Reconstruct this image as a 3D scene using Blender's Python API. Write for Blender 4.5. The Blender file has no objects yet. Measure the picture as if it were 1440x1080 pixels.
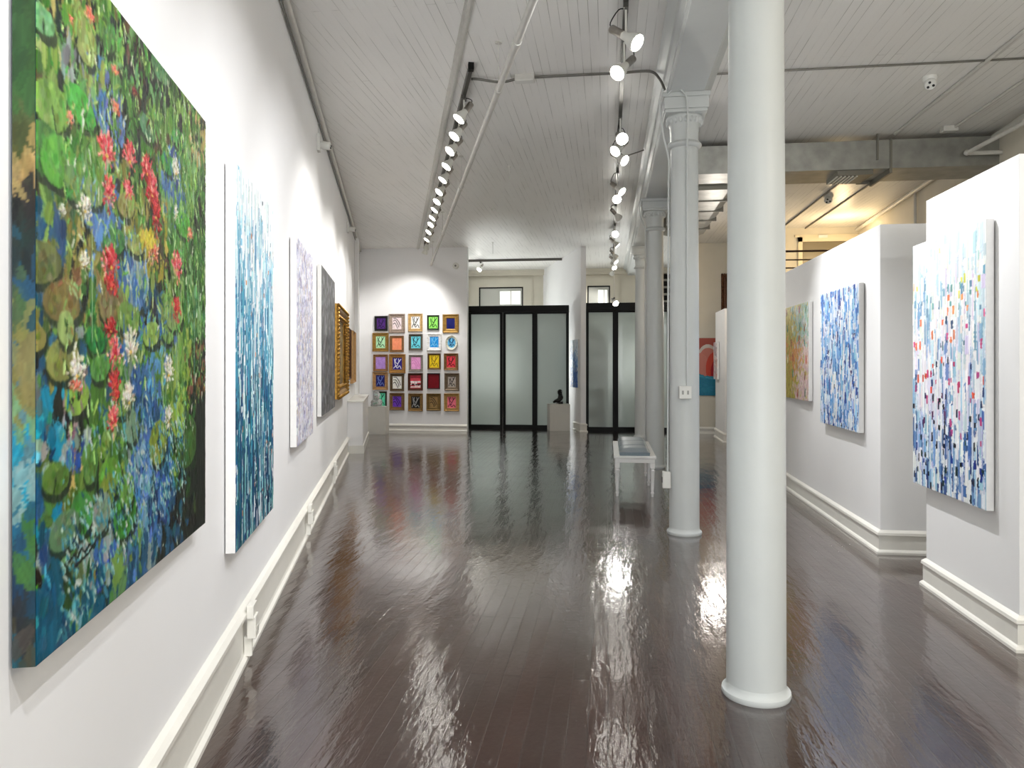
import bpy, math, random
import numpy as np
from mathutils import Vector, Matrix
random.seed(7); RNG = np.random.default_rng(7)
S = bpy.context.scene; COL = S.collection
# ---------------------------------------------------------------- camera and photo geometry
F, CX, HY, CH = 1040.0, 720.0, 510.0, 1.6
TH = math.atan(135/F); SN, CS = math.sin(TH), math.cos(TH)
def depth(X, Y): return -X*SN + Y*CS
def zof(py, X, Y): return CH - (py-HY)/F*depth(X, Y)
def x_on_y(px, Y): k = (px-CX)/F; return Y*(k*CS-SN)/(CS+k*SN)
def y_on_x(px, X): k = (px-CX)/F; return X*(CS+k*SN)/(k*CS-SN)
def world(px, zc): xc = (px-CX)/F*zc; return (xc*CS-zc*SN, xc*SN+zc*CS)
cd = bpy.data.cameras.new('camera'); cam = bpy.data.objects.new('camera', cd); COL.objects.link(cam)
cam.location = (0, 0, CH); cam.rotation_euler = (math.pi/2, 0, TH)
cd.sensor_width = 36; cd.lens = 36*F/1440; cd.shift_y = -30/1440; cd.clip_start = .02
S.camera = cam
# left wall frame: O + u t + n d
LO = Vector((-.845, 0)); LU = Vector((-.2835, .95897)); LN = Vector((.95897, .2835)); LD = -LO.dot(LN)
LANG = math.atan2(LU.y, LU.x)
def lphi(px): return -math.atan((px-CX)/F) - math.atan(166/F)
def lt(px, d): return (LD-d)/math.tan(lphi(px)) - LO.dot(LU)
def lxy(t, d=0): v = LO + LU*t + LN*d; return v.x, v.y
def lz(px, py, d):
    x, y = lxy(lt(px, d), d); return zof(py, x, y)
# ---------------------------------------------------------------- helpers
def lin(c): return [((v/255)/12.92 if v/255 <= .04045 else ((v/255+.055)/1.055)**2.4) for v in c[:3]]
class MB:
    def __init__(s): s.v = []; s.f = []
    def add(s, vs, fs):
        n = len(s.v); s.v += [tuple(v) for v in vs]; s.f += [tuple(i+n for i in f) for f in fs]; return s
    def box(s, x0, x1, y0, y1, z0, z1):
        return s.add([(x0,y0,z0),(x1,y0,z0),(x1,y1,z0),(x0,y1,z0),(x0,y0,z1),(x1,y0,z1),(x1,y1,z1),(x0,y1,z1)],
                     [(0,3,2,1),(4,5,6,7),(0,1,5,4),(1,2,6,5),(2,3,7,6),(3,0,4,7)])
    def prism(s, poly, z0, z1):      # poly in xy, ccw
        n = len(poly)
        return s.add([(x,y,z0) for x,y in poly]+[(x,y,z1) for x,y in poly],
                     [tuple(range(n))[::-1], tuple(range(n,2*n))]+[(i,(i+1)%n,n+(i+1)%n,n+i) for i in range(n)])
    def turn(s, p, ax, prof, n=24, cap=True):   # revolve (s, r) about an axis
        p = Vector(p); ax = Vector(ax).normalized()
        a = ax.orthogonal().normalized(); b = ax.cross(a)
        vs = []; fs = []
        for (h, r) in prof:
            for i in range(n):
                t = 2*math.pi*i/n; vs.append(p+ax*h+(a*math.cos(t)+b*math.sin(t))*r)
        m = len(prof)
        for j in range(m-1):
            for i in range(n):
                fs.append((j*n+i, j*n+(i+1)%n, (j+1)*n+(i+1)%n, (j+1)*n+i))
        if cap: fs.append(tuple(range(n))[::-1]); fs.append(tuple((m-1)*n+i for i in range(n)))
        return s.add(vs, fs)
    def tube(s, pts, r, n=10):
        pts = [Vector(p) for p in pts]; vs = []; fs = []; prev = None
        for i, p in enumerate(pts):
            d = (pts[min(i+1, len(pts)-1)]-pts[max(i-1, 0)]).normalized()
            a = d.orthogonal().normalized() if prev is None else (prev-d*prev.dot(d)).normalized()
            prev = a; b = d.cross(a)
            for k in range(n):
                t = 2*math.pi*k/n; vs.append(p+(a*math.cos(t)+b*math.sin(t))*r)
        for i in range(len(pts)-1):
            for k in range(n): fs.append((i*n+k, i*n+(k+1)%n, (i+1)*n+(k+1)%n, (i+1)*n+k))
        fs.append(tuple(range(n))[::-1]); fs.append(tuple((len(pts)-1)*n+k for k in range(n)))
        return s.add(vs, fs)
    def ball(s, c, r, n=10, m=6, sc=(1,1,1)):
        vs = [(c[0],c[1],c[2]-r*sc[2])]; fs = []
        for j in range(1, m):
            ph = -math.pi/2+math.pi*j/m
            for i in range(n):
                t = 2*math.pi*i/n
                vs.append((c[0]+r*sc[0]*math.cos(ph)*math.cos(t), c[1]+r*sc[1]*math.cos(ph)*math.sin(t), c[2]+r*sc[2]*math.sin(ph)))
        vs.append((c[0],c[1],c[2]+r*sc[2])); L = len(vs)-1
        for i in range(n): fs.append((0, 1+(i+1)%n, 1+i)); fs.append((L, L-n+i, L-n+(i+1)%n))
        for j in range(m-2):
            for i in range(n): a = 1+j*n; fs.append((a+i, a+(i+1)%n, a+n+(i+1)%n, a+n+i))
        return s.add(vs, fs)
    def loops(s, rings):             # list of closed rings (same count), open ends
        n = len(rings[0]); vs = [p for r in rings for p in r]; fs = []
        for j in range(len(rings)-1):
            for i in range(n): fs.append((j*n+i, j*n+(i+1)%n, (j+1)*n+(i+1)%n, (j+1)*n+i))
        return s.add(vs, fs)
    def build(s, name, mat, parent=None, loc=None, rz=0, smooth=False, bevel=0, auto=None):
        me = bpy.data.meshes.new(name); me.from_pydata(s.v, [], s.f); me.validate(); me.materials.append(mat)
        if smooth:
            me.polygons.foreach_set('use_smooth', [True]*len(me.polygons))
            me.set_sharp_from_angle(angle=math.radians(auto or 40))
        o = bpy.data.objects.new(name, me); COL.objects.link(o)
        if parent: o.parent = parent
        if loc: o.location = loc
        o.rotation_euler.z = rz
        if bevel:
            b = o.modifiers.new('bevel', 'BEVEL'); b.width = bevel; b.segments = 2; b.limit_method = 'ANGLE'
        return o
def bend(pts, n=6):
    P = [Vector(p) for p in pts]; P = [P[0]]+P+[P[-1]]; out = []
    for i in range(1, len(P)-2):
        for q in range(n): t = q/n; out.append(.5*((2*P[i])+(P[i+1]-P[i-1])*t+(2*P[i-1]-5*P[i]+4*P[i+1]-P[i+2])*t*t+(3*P[i]-P[i-1]-3*P[i+1]+P[i+2])*t**3))
    return out+[P[-1]]
def tag(o, label, cat, group=None):
    o['label'] = label; o['category'] = cat
    if group: o['group'] = group
    return o
def empty(name, loc, rz=0, label=None, cat=None, group=None):
    o = bpy.data.objects.new(name, None); COL.objects.link(o); o.location = loc; o.rotation_euler.z = rz
    o.empty_display_size = .1
    if label: tag(o, label, cat, group)
    return o
def struct(o): o['kind'] = 'structure'; return o
# ---------------------------------------------------------------- materials
def mat(name, rgb, rough=.5, metal=0, spec=.5, noise=0, nscale=8, bump=0, bscale=60, emit=0):
    m = bpy.data.materials.new(name); m.use_nodes = True; nt = m.node_tree; b = nt.nodes['Principled BSDF']
    c = lin(rgb); b.inputs['Base Color'].default_value = (*c, 1); b.inputs['Roughness'].default_value = rough
    b.inputs['Metallic'].default_value = metal; b.inputs['Specular IOR Level'].default_value = spec
    tc = nt.nodes.new('ShaderNodeTexCoord')
    if noise:
        n = nt.nodes.new('ShaderNodeTexNoise'); n.inputs['Scale'].default_value = nscale; n.inputs['Detail'].default_value = 5
        nt.links.new(tc.outputs['Object'], n.inputs['Vector'])
        r = nt.nodes.new('ShaderNodeValToRGB'); r.color_ramp.elements[0].position = .3; r.color_ramp.elements[1].position = .7
        r.color_ramp.elements[0].color = (*[v*(1-noise) for v in c], 1); r.color_ramp.elements[1].color = (*[min(1, v*(1+noise)) for v in c], 1)
        nt.links.new(n.outputs['Fac'], r.inputs['Fac']); nt.links.new(r.outputs['Color'], b.inputs['Base Color'])
    if bump:
        n = nt.nodes.new('ShaderNodeTexNoise'); n.inputs['Scale'].default_value = bscale; n.inputs['Detail'].default_value = 4
        nt.links.new(tc.outputs['Object'], n.inputs['Vector'])
        bp = nt.nodes.new('ShaderNodeBump'); bp.inputs['Strength'].default_value = bump; bp.inputs['Distance'].default_value = .01
        nt.links.new(n.outputs['Fac'], bp.inputs['Height']); nt.links.new(bp.outputs['Normal'], b.inputs['Normal'])
    if emit:
        b.inputs['Emission Color'].default_value = (*c, 1); b.inputs['Emission Strength'].default_value = emit
    return m
M_wall = mat('wall_paint', (241,241,242), .6, noise=.015, nscale=1.5, bump=.05, bscale=25)
M_wall2 = mat('partition_paint', (236,236,235), .6, noise=.015, nscale=1.5, bump=.04, bscale=25)
M_trim = mat('trim_paint', (232,230,222), .35, noise=.02)
M_cream = mat('cream_wall_paint', (214,208,192), .6, noise=.03, nscale=3)
M_col = mat('column_paint', (203,207,206), .4, noise=.015, nscale=5, bump=.12, bscale=18)
M_pipe = mat('pipe_paint', (205,203,196), .45, noise=.05, nscale=12)
M_conduit = mat('grey_conduit', (120,118,112), .4, .6, noise=.1)
M_black = mat('black_metal', (5,5,5), .4, 0, .2)
M_rubber = mat('black_cord', (18,18,18), .6)
M_chrome = mat('brushed_chrome', (170,165,158), .28, 1.0, noise=.1, nscale=30)
M_bell = mat('white_enamel', (225,225,218), .35)
M_track = mat('track_metal', (95,93,88), .4, .6)
M_duct = mat('galvanised_steel', (160,160,154), .36, .8, noise=.18, nscale=6, bump=.1, bscale=9)
M_duct2 = mat('duct_seam', (125,122,112), .45, .7)
M_plastic = mat('white_plastic', (225,225,220), .4)
M_dark = mat('dark_hole', (15,15,15), .5)
M_lamp = mat('lamp_face', (255,252,245), .3, emit=14)
M_bench = mat('bench_white', (238,238,236), .35, noise=.02)
M_cush = mat('cushion_leather', (128,142,150), .35, noise=.06, nscale=14, bump=.15, bscale=22)
M_canvas_side = mat('canvas_side_white', (225,224,222), .7, noise=.03, nscale=30)
M_bronze = mat('dark_bronze', (22,18,16), .3, .5, noise=.2, nscale=20, bump=.3, bscale=30)
M_gold = mat('carved_gilt', (176,134,62), .35, .75, noise=.35, nscale=22, bump=.6, bscale=50)
M_wood = mat('light_wood', (196,152,96), .5, noise=.12, nscale=20)
M_brown = mat('dark_carved_wood', (92,58,34), .45, .2, noise=.3, nscale=25, bump=.5, bscale=40)
M_pedestal = mat('pedestal_paint', (214,212,204), .5, noise=.02)
def floor_mat():
    m = bpy.data.materials.new('varnished_floor'); m.use_nodes = True; nt = m.node_tree; N = nt.nodes.new; L = nt.links.new
    b = nt.nodes['Principled BSDF']; tc = N('ShaderNodeTexCoord'); sp = N('ShaderNodeSeparateXYZ'); cb = N('ShaderNodeCombineXYZ')
    L(tc.outputs['Object'], sp.inputs[0]); L(sp.outputs['Y'], cb.inputs['X']); L(sp.outputs['X'], cb.inputs['Y'])
    br = N('ShaderNodeTexBrick'); br.offset = .37; br.offset_frequency = 2; br.squash_frequency = 3
    br.inputs['Scale'].default_value = 1; br.inputs['Brick Width'].default_value = 2.3; br.inputs['Row Height'].default_value = .088
    br.inputs['Mortar Size'].default_value = .0030; br.inputs['Mortar Smooth'].default_value = .3; br.inputs['Bias'].default_value = 0
    br.inputs['Color1'].default_value = (*lin((54,29,21)), 1); br.inputs['Color2'].default_value = (*lin((31,17,13)), 1)
    br.inputs['Mortar'].default_value = (*lin((14,9,8)), 1)
    L(cb.outputs[0], br.inputs['Vector'])
    n1 = N('ShaderNodeTexNoise'); n1.inputs['Scale'].default_value = 1.3; n1.inputs['Detail'].default_value = 6
    L(tc.outputs['Object'], n1.inputs['Vector'])
    mx = N('ShaderNodeMix'); mx.data_type = 'RGBA'; mx.blend_type = 'MIX'
    L(n1.outputs['Fac'], mx.inputs[0]); L(br.outputs['Color'], mx.inputs[6])
    mx.inputs[7].default_value = (*lin((54,30,23)), 1); 
    L(mx.outputs[2], b.inputs['Base Color'])
    rr = N('ShaderNodeMapRange'); rr.inputs['From Min'].default_value = .3; rr.inputs['From Max'].default_value = .7
    rr.inputs['To Min'].default_value = .08; rr.inputs['To Max'].default_value = .22
    n2 = N('ShaderNodeTexNoise'); n2.inputs['Scale'].default_value = 2.2; n2.inputs['Detail'].default_value = 7
    L(tc.outputs['Object'], n2.inputs['Vector']); L(n2.outputs['Fac'], rr.inputs['Value']); L(rr.outputs[0], b.inputs['Roughness'])
    b.inputs['Specular IOR Level'].default_value = .75
    # relief: joints, long ripples along the boards, cross seams, random varnish marks
    mp = N('ShaderNodeMapping'); mp.inputs['Scale'].default_value = (6, 1.4, 1); L(tc.outputs['Object'], mp.inputs['Vector'])
    n3 = N('ShaderNodeTexNoise'); n3.inputs['Scale'].default_value = 1.6; n3.inputs['Detail'].default_value = 5; n3.inputs['Roughness'].default_value = .55
    L(mp.outputs[0], n3.inputs['Vector'])
    n4 = N('ShaderNodeTexNoise'); n4.inputs['Scale'].default_value = 32; n4.inputs['Detail'].default_value = 3; L(tc.outputs['Object'], n4.inputs['Vector'])
    def math_(op, a, c=None, v=None):
        q = N('ShaderNodeMath'); q.operation = op; L(a, q.inputs[0])
        if c is not None: L(c, q.inputs[1])
        if v is not None: q.inputs[1].default_value = v
        return q.outputs[0]
    wob = N('ShaderNodeTexNoise'); wob.inputs['Scale'].default_value = .8; L(tc.outputs['Object'], wob.inputs['Vector'])
    yy = math_('ADD', sp.outputs['Y'], math_('MULTIPLY', wob.outputs['Fac'], v=.12))
    seam = None
    for y0 in (3.5, 6.95, 11.3):
        d = math_('LESS_THAN', math_('ABSOLUTE', math_('SUBTRACT', yy, v=y0)), v=.006)
        seam = d if seam is None else math_('ADD', seam, d)
    h = math_('MULTIPLY', br.outputs['Fac'], v=-.006)
    h = math_('ADD', h, math_('MULTIPLY', n3.outputs['Fac'], v=.0085))
    h = math_('ADD', h, math_('MULTIPLY', n4.outputs['Fac'], v=.0012))
    h = math_('ADD', h, math_('MULTIPLY', seam, v=-.006))
    bp = N('ShaderNodeBump'); bp.inputs['Strength'].default_value = .55; bp.inputs['Distance'].default_value = 1.0
    L(h, bp.inputs['Height']); L(bp.outputs['Normal'], b.inputs['Normal'])
    b.inputs['Coat Weight'].default_value = .8; b.inputs['Coat Roughness'].default_value = .09
    L(bp.outputs['Normal'], b.inputs['Coat Normal'])
    return m
def ceil_mat(name, rgb, dark):
    m = bpy.data.materials.new(name); m.use_nodes = True; nt = m.node_tree; N = nt.nodes.new; L = nt.links.new
    b = nt.nodes['Principled BSDF']; tc = N('ShaderNodeTexCoord'); sp = N('ShaderNodeSeparateXYZ'); cb = N('ShaderNodeCombineXYZ')
    L(tc.outputs['Object'], sp.inputs[0]); L(sp.outputs['Y'], cb.inputs['X']); L(sp.outputs['X'], cb.inputs['Y'])
    br = N('ShaderNodeTexBrick'); br.offset = .41; br.inputs['Scale'].default_value = 1; br.inputs['Brick Width'].default_value = 3.4
    br.inputs['Row Height'].default_value = .075; br.inputs['Mortar Size'].default_value = .0028; br.inputs['Mortar Smooth'].default_value = .4
    c = lin(rgb); br.inputs['Color1'].default_value = (*c, 1); br.inputs['Color2'].default_value = (*[v*.955 for v in c], 1)
    br.inputs['Mortar'].default_value = (*lin(dark), 1); L(cb.outputs[0], br.inputs['Vector'])
    n = N('ShaderNodeTexNoise'); n.inputs['Scale'].default_value = 1.7; n.inputs['Detail'].default_value = 6
    mp = N('ShaderNodeMapping'); mp.inputs['Scale'].default_value = (6, .8, 1); L(tc.outputs['Object'], mp.inputs['Vector']); L(mp.outputs[0], n.inputs['Vector'])
    mr = N('ShaderNodeMapRange'); mr.inputs['From Min'].default_value = .42; mr.inputs['From Max'].default_value = .62
    mr.inputs['To Min'].default_value = 1.0; mr.inputs['To Max'].default_value = .25; L(n.outputs['Fac'], mr.inputs['Value'])
    mx = N('ShaderNodeMix'); mx.data_type = 'RGBA'; L(mr.outputs[0], mx.inputs[0]); L(br.outputs['Color'], mx.inputs[6]); mx.inputs[7].default_value = (*c, 1)
    L(mx.outputs[2], b.inputs['Base Color']); b.inputs['Roughness'].default_value = .42
    bp = N('ShaderNodeBump'); bp.inputs['Strength'].default_value = .5; bp.inputs['Distance'].default_value = .006; bp.invert = True
    L(br.outputs['Fac'], bp.inputs['Height']); L(bp.outputs['Normal'], b.inputs['Normal'])
    return m
M_floor = floor_mat()
M_ceil = ceil_mat('beadboard_ceiling', (240,239,235), (150,148,140))
def paint_mat():
    m = bpy.data.materials.new('oil_paint'); m.use_nodes = True; nt = m.node_tree; b = nt.nodes['Principled BSDF']
    a = nt.nodes.new('ShaderNodeAttribute'); a.attribute_name = 'Col'; nt.links.new(a.outputs['Color'], b.inputs['Base Color'])
    b.inputs['Roughness'].default_value = .45; b.inputs['Specular IOR Level'].default_value = .3
    return m
M_paint = paint_mat()
def glass_mat():
    m = bpy.data.materials.new('frosted_glass'); m.use_nodes = True; nt = m.node_tree; N = nt.nodes.new; L = nt.links.new
    b = nt.nodes['Principled BSDF']; out = nt.nodes['Material Output']
    b.inputs['Base Color'].default_value = (*lin((190,194,190)), 1); b.inputs['Roughness'].default_value = .5
    b.inputs['Transmission Weight'].default_value = .35; b.inputs['IOR'].default_value = 1.3
    b.inputs['Coat Weight'].default_value = 1; b.inputs['Coat Roughness'].default_value = .04
    tr = N('ShaderNodeBsdfTranslucent'); tr.inputs[0].default_value = (*lin((180,188,184)), 1)
    mx = N('ShaderNodeMixShader'); mx.inputs[0].default_value = .45
    L(b.outputs[0], mx.inputs[1]); L(tr.outputs[0], mx.inputs[2]); L(mx.outputs[0], out.inputs['Surface'])
    return m
M_glass = glass_mat()
def crystal_mat():
    m = mat('clear_crystal', (235,238,236), .12); b = m.node_tree.nodes['Principled BSDF']
    b.inputs['Transmission Weight'].default_value = .75; b.inputs['IOR'].default_value = 1.45; return m
M_crystal = crystal_mat()
# ---------------------------------------------------------------- room shell
H = 4.28
def wallpoly(name, poly, m=M_wall, z0=0, z1=H): return struct(MB().prism(poly, z0, z1).build(name, m))
struct(MB().box(-8.5, 7, -4.3, 22, -.12, 0).build('floor', M_floor))
struct(MB().box(-8.5, 7, -4.3, 22, H, H+.15).build('ceiling', M_ceil))
a, b_, c_, d_ = lxy(-4.45), lxy(17.75), lxy(17.75, -.25), lxy(-4.45, -.25)
wallpoly('wall_left', [a, b_, c_, d_][::1])
YF = 16.86
XF0 = lxy(17.6)[0]-.3; XF1 = x_on_y(657, YF)
wallpoly('wall_back', [(XF0, YF), (XF1, YF), (XF1, YF+.16), (XF0, YF+.16)])
# storage wall between hall wall and the room behind
wallpoly('wall_back_side', [(XF1-.16, YF+.16), (XF1, YF+.16), (XF1-1.1, 21.4), (XF1-1.26, 21.4)])
# angled wing wall
W0, W1 = -.623, -.503; WY = 17.13; sl = .2956
def wing(y, x0): return (x0-sl*(y-WY), y)
wallpoly('wall_center', [(W0, WY), (W1, WY), wing(21.3, W1), wing(21.3, W0)], M_wall)
wallpoly('wall_rear', [(-6, 21.3), (3, 21.3), (3, 21.5), (-6, 21.5)], M_cream)
# right boundary wall, slightly angled
def rx(y): return 4.63+.069*(y-11.6)
wallpoly('wall_right', [(rx(-4.3), -4.3), (rx(-4.3)+.2, -4.3), (rx(17.4)+.2, 17.4), (rx(17.4), 17.4)], M_cream)
wallpoly('wall_back_right', [(1.42, 17.0), (rx(17)+.1, 17.0), (rx(17)+.1, 17.2), (1.42, 17.2)], M_cream)
wallpoly('wall_front', [(.2, -4.3), (4.0, -4.3), (4.0, -4.12), (.2, -4.12)], M_wall)
wallpoly('wall_stair', [(3.4, 15.35), (rx(15.4)+.05, 15.35), (rx(15.4)+.05, 15.5), (3.4, 15.5)], M_cream)
# right display partitions
PX = 2.262; PH = 2.76
def base_ring(name, poly, h=.2, prot=(.016, .034), cap=True, m=M_trim):
    """skirting board following a convex polygon (ccw) or open run"""
    mb = MB()
    def off(d):
        n = len(poly); res = []
        for i in range(n):
            p0 = Vector(poly[i-1]); p1 = Vector(poly[i]); p2 = Vector(poly[(i+1) % n])
            e1 = (p1-p0).normalized(); e2 = (p2-p1).normalized()
            n1 = Vector((e1.y, -e1.x)); n2 = Vector((e2.y, -e2.x)); bis = (n1+n2).normalized()
            res.append(p1+bis*(d/max(.2, bis.dot(n1))))
        return res
    prof = [(prot[1], 0), (prot[1], .018), (prot[1]*.75, .03), (prot[0], .038), (prot[0], h-.05), (prot[0]*1.7, h-.042), (prot[0]*1.5, h-.022), (prot[0]*.8, h-.01), (.001, h)]
    mb.loops([[(p.x, p.y, z) for p in off(d)] for d, z in prof])
    return struct(mb.build(name, m))
A_ = [(PX, 6.545), (3.6, 6.545), (3.6, 10.9), (PX, 10.9)]
C_ = [(PX, 4.43), (3.3, 4.43), (3.3, 5.64), (PX, 5.64)]
B_ = [(2.30, 15.15), (3.2, 15.15), (3.2, 16.4), (2.30, 16.4)]
for nm, P, h in (('wall_right_near', C_, PH), ('wall_right_middle', A_, PH), ('wall_right_far', B_, 2.68)):
    struct(MB().prism(P, 0, h).build(nm, M_wall2, bevel=.004)); base_ring(nm.replace('wall', 'baseboard'), P)
# left baseboard (tall, capped)
def run_base(name, t0, t1, h, place, m=M_trim, prot=.03):
    mb = MB(); prof = [(0, 0), (prot*1.3, 0), (prot*1.3, .02), (prot*.7, .035), (prot*.55, .05), (prot*.55, h-.075), (prot*1.0, h-.065), (prot*1.35, h-.05), (prot*1.35, h-.03), (prot*.7, h-.012), (0, h)]
    r = []
    for t in (t0, t1): r.append([(*place(t, d), z) for d, z in prof])
    n = len(prof); mb.add(r[0]+r[1], [(i, (i+1) % n, n+(i+1) % n, n+i) for i in range(n)]+[tuple(range(n))[::-1], tuple(range(n, 2*n))])
    return struct(mb.build(name, m))
run_base('baseboard_left', -4.2, 13.25, .3, lambda t, d: lxy(t, d))
run_base('baseboard_back', x_on_y(528, YF)-1.0, XF1, .17, lambda t, d: (t, YF-d), prot=.02)
run_base('baseboard_back_right', 1.42, 2.9, .16, lambda t, d: (t, 17.0-d), prot=.02)
base_ring('baseboard_center', [(W0, WY), (W1, WY), wing(17.75, W1), wing(17.75, W0)], .2)
# ---------------------------------------------------------------- beam above the columns
BX0, BX1, BZ = .565, .867, 4.07
mb = MB()
prof = [(BX0, BZ), (BX0, BZ+.02), (BX0-.02, BZ+.03), (BX0-.02, BZ+.07), (BX0-.05, BZ+.1), (BX0-.06, BZ+.15), (BX0-.1, BZ+.17), (BX0-.13, BZ+.19), (BX0-.13, H+.01), (BX1+.13, H+.01), (BX1+.13, BZ+.19), (BX1+.06, BZ+.13), (BX1+.02, BZ+.05), (BX1, BZ+.02), (BX1, BZ)]
n = len(prof); mb.add([(x, -4, z) for x, z in prof]+[(x, 21.2, z) for x, z in prof], [(i, (i+1) % n, n+(i+1) % n, n+i) for i in range(n)]+[tuple(range(n))[::-1], tuple(range(n, 2*n))])
struct(mb.build('trim_1', M_col))
# ---------------------------------------------------------------- columns
def column(Y, label):
    X = .71; e = empty('column', (X, Y, 0), 0, label, 'column', 'cast columns under the ceiling beam')
    MB().turn((0,0,0), (0,0,1), [(.02,.139),(1.2,.137),(2.4,.133),(3.62,.126)], 48).build('shaft', M_col, e, smooth=True)
    MB().turn((0,0,0), (0,0,1), [(0,.158),(.012,.163),(.026,.160),(.034,.148),(.05,.141),(.06,.139)], 48).build('base_ring', M_col, e, smooth=True)
    c = MB().turn((0,0,0), (0,0,1), [(3.60,.127),(3.61,.15),(3.63,.16),(3.65,.15),(3.66,.13),(3.72,.13),(3.80,.135),(3.82,.15),(3.86,.165),(3.88,.17),(3.90,.16)], 48)
    for k in range(20):
        t = 2*math.pi*k/20; c.ball((.155*math.cos(t), .155*math.sin(t), 3.845), .028, 8, 5, (.7,.7,1.1))
    c.build('capital', M_col, e, smooth=True)
    ab = MB().box(-.19,.19,-.19,.19,3.895,3.925).box(-.2,.2,-.2,.2,3.925,4.03).box(-.215,.215,-.215,.215,4.03,4.07)
    ab.build('abacus', M_col, e, bevel=.006)
    return e
column(3.70, 'smooth round white column nearest the camera, cropped by the top of the photo')
COL2 = column(7.09, 'white column with scrolled capital and an outlet box on its shaft, second from the front')
COL3 = column(11.49, 'white column just behind the bench, third from the front')
column(16.1, 'farthest white column, mostly hidden behind the third one')
def LOC(o, e): o.v = [tuple(Vector(p)-e.location) for p in o.v]; return o
# conduits and boxes on second column
cx, cy = .71, 7.09
o = MB()
o.tube(bend([(.545,6.9,4.12),(.54,6.87,4.05),(.60,6.84,4.09),(.68,6.84,4.05),(.715,6.86,3.94),(.72,6.925,3.6),(.72,6.94,3.3)])+[Vector((.72,6.935,1.39))], .008, 8)
LOC(o, COL2).build('front_conduit', M_col, COL2, smooth=True)
e = empty('outlet_box', (.705, 6.92, 1.27), 0, 'white double outlet box at eye level on the front of the second column', 'outlet')
bb = MB().box(-.06,.05,-.035,.034,0,.115).build('box_body', M_plastic, e, bevel=.004)
for dx in (-.028, .018): MB().box(dx-.008,dx+.008,-.037,-.03,.04,.075).build('socket', mat('socket_grey',(150,150,146),.4), bb)
o = MB(); o.tube(bend([(.50,6.88,4.1),(.47,6.9,3.98),(.50,6.97,3.75),(.563,7.05,3.5),(.563,7.06,3.3)])+[Vector((.555,7.06,.58))], .009, 8)
LOC(o, COL2).build('side_conduit', M_col, COL2, smooth=True)
e = empty('outlet_box', (.53, 7.05, .43), 0, 'small white outlet box low on the left side of the second column', 'outlet')
bb = MB().box(-.025,.05,-.04,.03,0,.15).build('box_body', M_plastic, e, bevel=.004)
MB().box(-.031,-.024,-.02,.015,.05,.1).build('socket', M_dark, bb)
# conduit on third column
o = MB(); o.tube(bend([(.50,11.30,4.08),(.47,11.28,3.95),(.49,11.3,3.78),(.56,11.4,3.62),(.563,11.45,3.3)])+[Vector((.557,11.45,.05))], .010, 8)
LOC(o, COL3).build('side_conduit', M_col, COL3, smooth=True)
# black cord from ceiling track to beam
# ---------------------------------------------------------------- glass partitions
def glass_panel(n, x0, x1, y, ztop, frame=.05, top=.0):
    e = struct(empty('door_%d' % n, ((x0+x1)/2, y, 0))); w = (x1-x0)/2
    f = MB().box(-w,-w+frame*1.3,-.025,.025,.0,ztop).box(w-frame*1.3,w,-.025,.025,.0,ztop).box(-w+frame*1.3,w-frame*1.3,-.025,.025,0,.09).box(-w+frame*1.3,w-frame*1.3,-.025,.025,ztop-.06,ztop)
    fo = f.build('frame', M_black, e); MB().box(-w+frame,w-frame,-.006,.006,.08,ztop-.05).build('pane', M_glass, fo)
GY = 17.82; GY2 = 17.5
gx = [x_on_y(p, GY) for p in (659, 707, 752, 800)]
for i in range(3): glass_panel(i+1, gx[i], gx[i+1], GY+(0 if i != 1 else .06), 2.84)
struct(MB().box(gx[0]-.02, gx[3]+.0, GY-.07, GY+.12, 2.82, 2.98).build('trim_2', M_black))
gx2 = [x_on_y(824, GY2)+.0, x_on_y(865.5, GY2), x_on_y(905, GY2), 1.42]
for i in range(3): glass_panel(i+4, gx2[i], gx2[i+1], GY2+(0 if i != 1 else .06), 2.84)
struct(MB().box(gx2[0]-.03, 1.42, GY2-.07, GY2+.12, 2.82, 3.0).build('trim_3', M_black))
# rear windows and casings
def rear_window(n, px0, px1, ytop, ybot, cas=.28):
    Y = 21.3; x0, x1 = x_on_y(px0, Y), x_on_y(px1, Y); z1 = zof(ytop, (x0+x1)/2, Y); z0 = .8
    e = struct(empty('window_%d' % n, ((x0+x1)/2, Y, 0))); w = (x1-x0)/2
    cas_m = MB()
    for k, (o_, d) in enumerate(((cas, .04), (cas*.85, .06), (cas*.15, .05))):
        i_ = [0, .02, 0][k] if k < 2 else 0
        cas_m.box(-w-o_, -w, -d, 0, z0, z1+o_).box(w, w+o_, -d, 0, z0, z1+o_).box(-w, w, -d, 0, z1, z1+o_)
    cas_m.build('casing', M_cream, e)
    MB().box(-w,-w+.035,-.05,0,z0,z1).box(w-.035,w,-.05,0,z0,z1).box(-w,w,-.05,0,z1-.035,z1).build('window_frame', M_black, e)
    MB().box(-w+.03,w-.03,-.02,-.012,z0,z1-.03).build('blind', mat('window_blind',(196,196,188),.6), e)
    # daylight panes, real light from outdoors
    MB().box(-w+.55*2*w*.86,w-.08,-.028,-.022,z1-.5,z1-.12).build('pane', mat('day_pane',(225,228,222),.3,emit=.5), e)
    MB().box(-w+1.42*w,-w+1.42*w+.025,-.034,-.028,z1-.5,z1-.12).build('mullion', M_cream, e)
rear_window(1, 674, 736, 404, 440)
rear_window(2, 826, 858, 402, 440)
Yw = 21.3; e = struct(empty('window_3', (x_on_y(933, Yw), Yw, 0))); zt_ = zof(298, e.location.x, Yw); zt_ = min(zt_, 4.1)
MB().box(-.35,.35,-.04,0,2.2,zt_).build('window_frame', M_black, e); sm_ = MB()
for k in range(9): sm_.box(-.33,.33,-.075,-.041,2.3+k*.2,2.36+k*.2)
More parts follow.
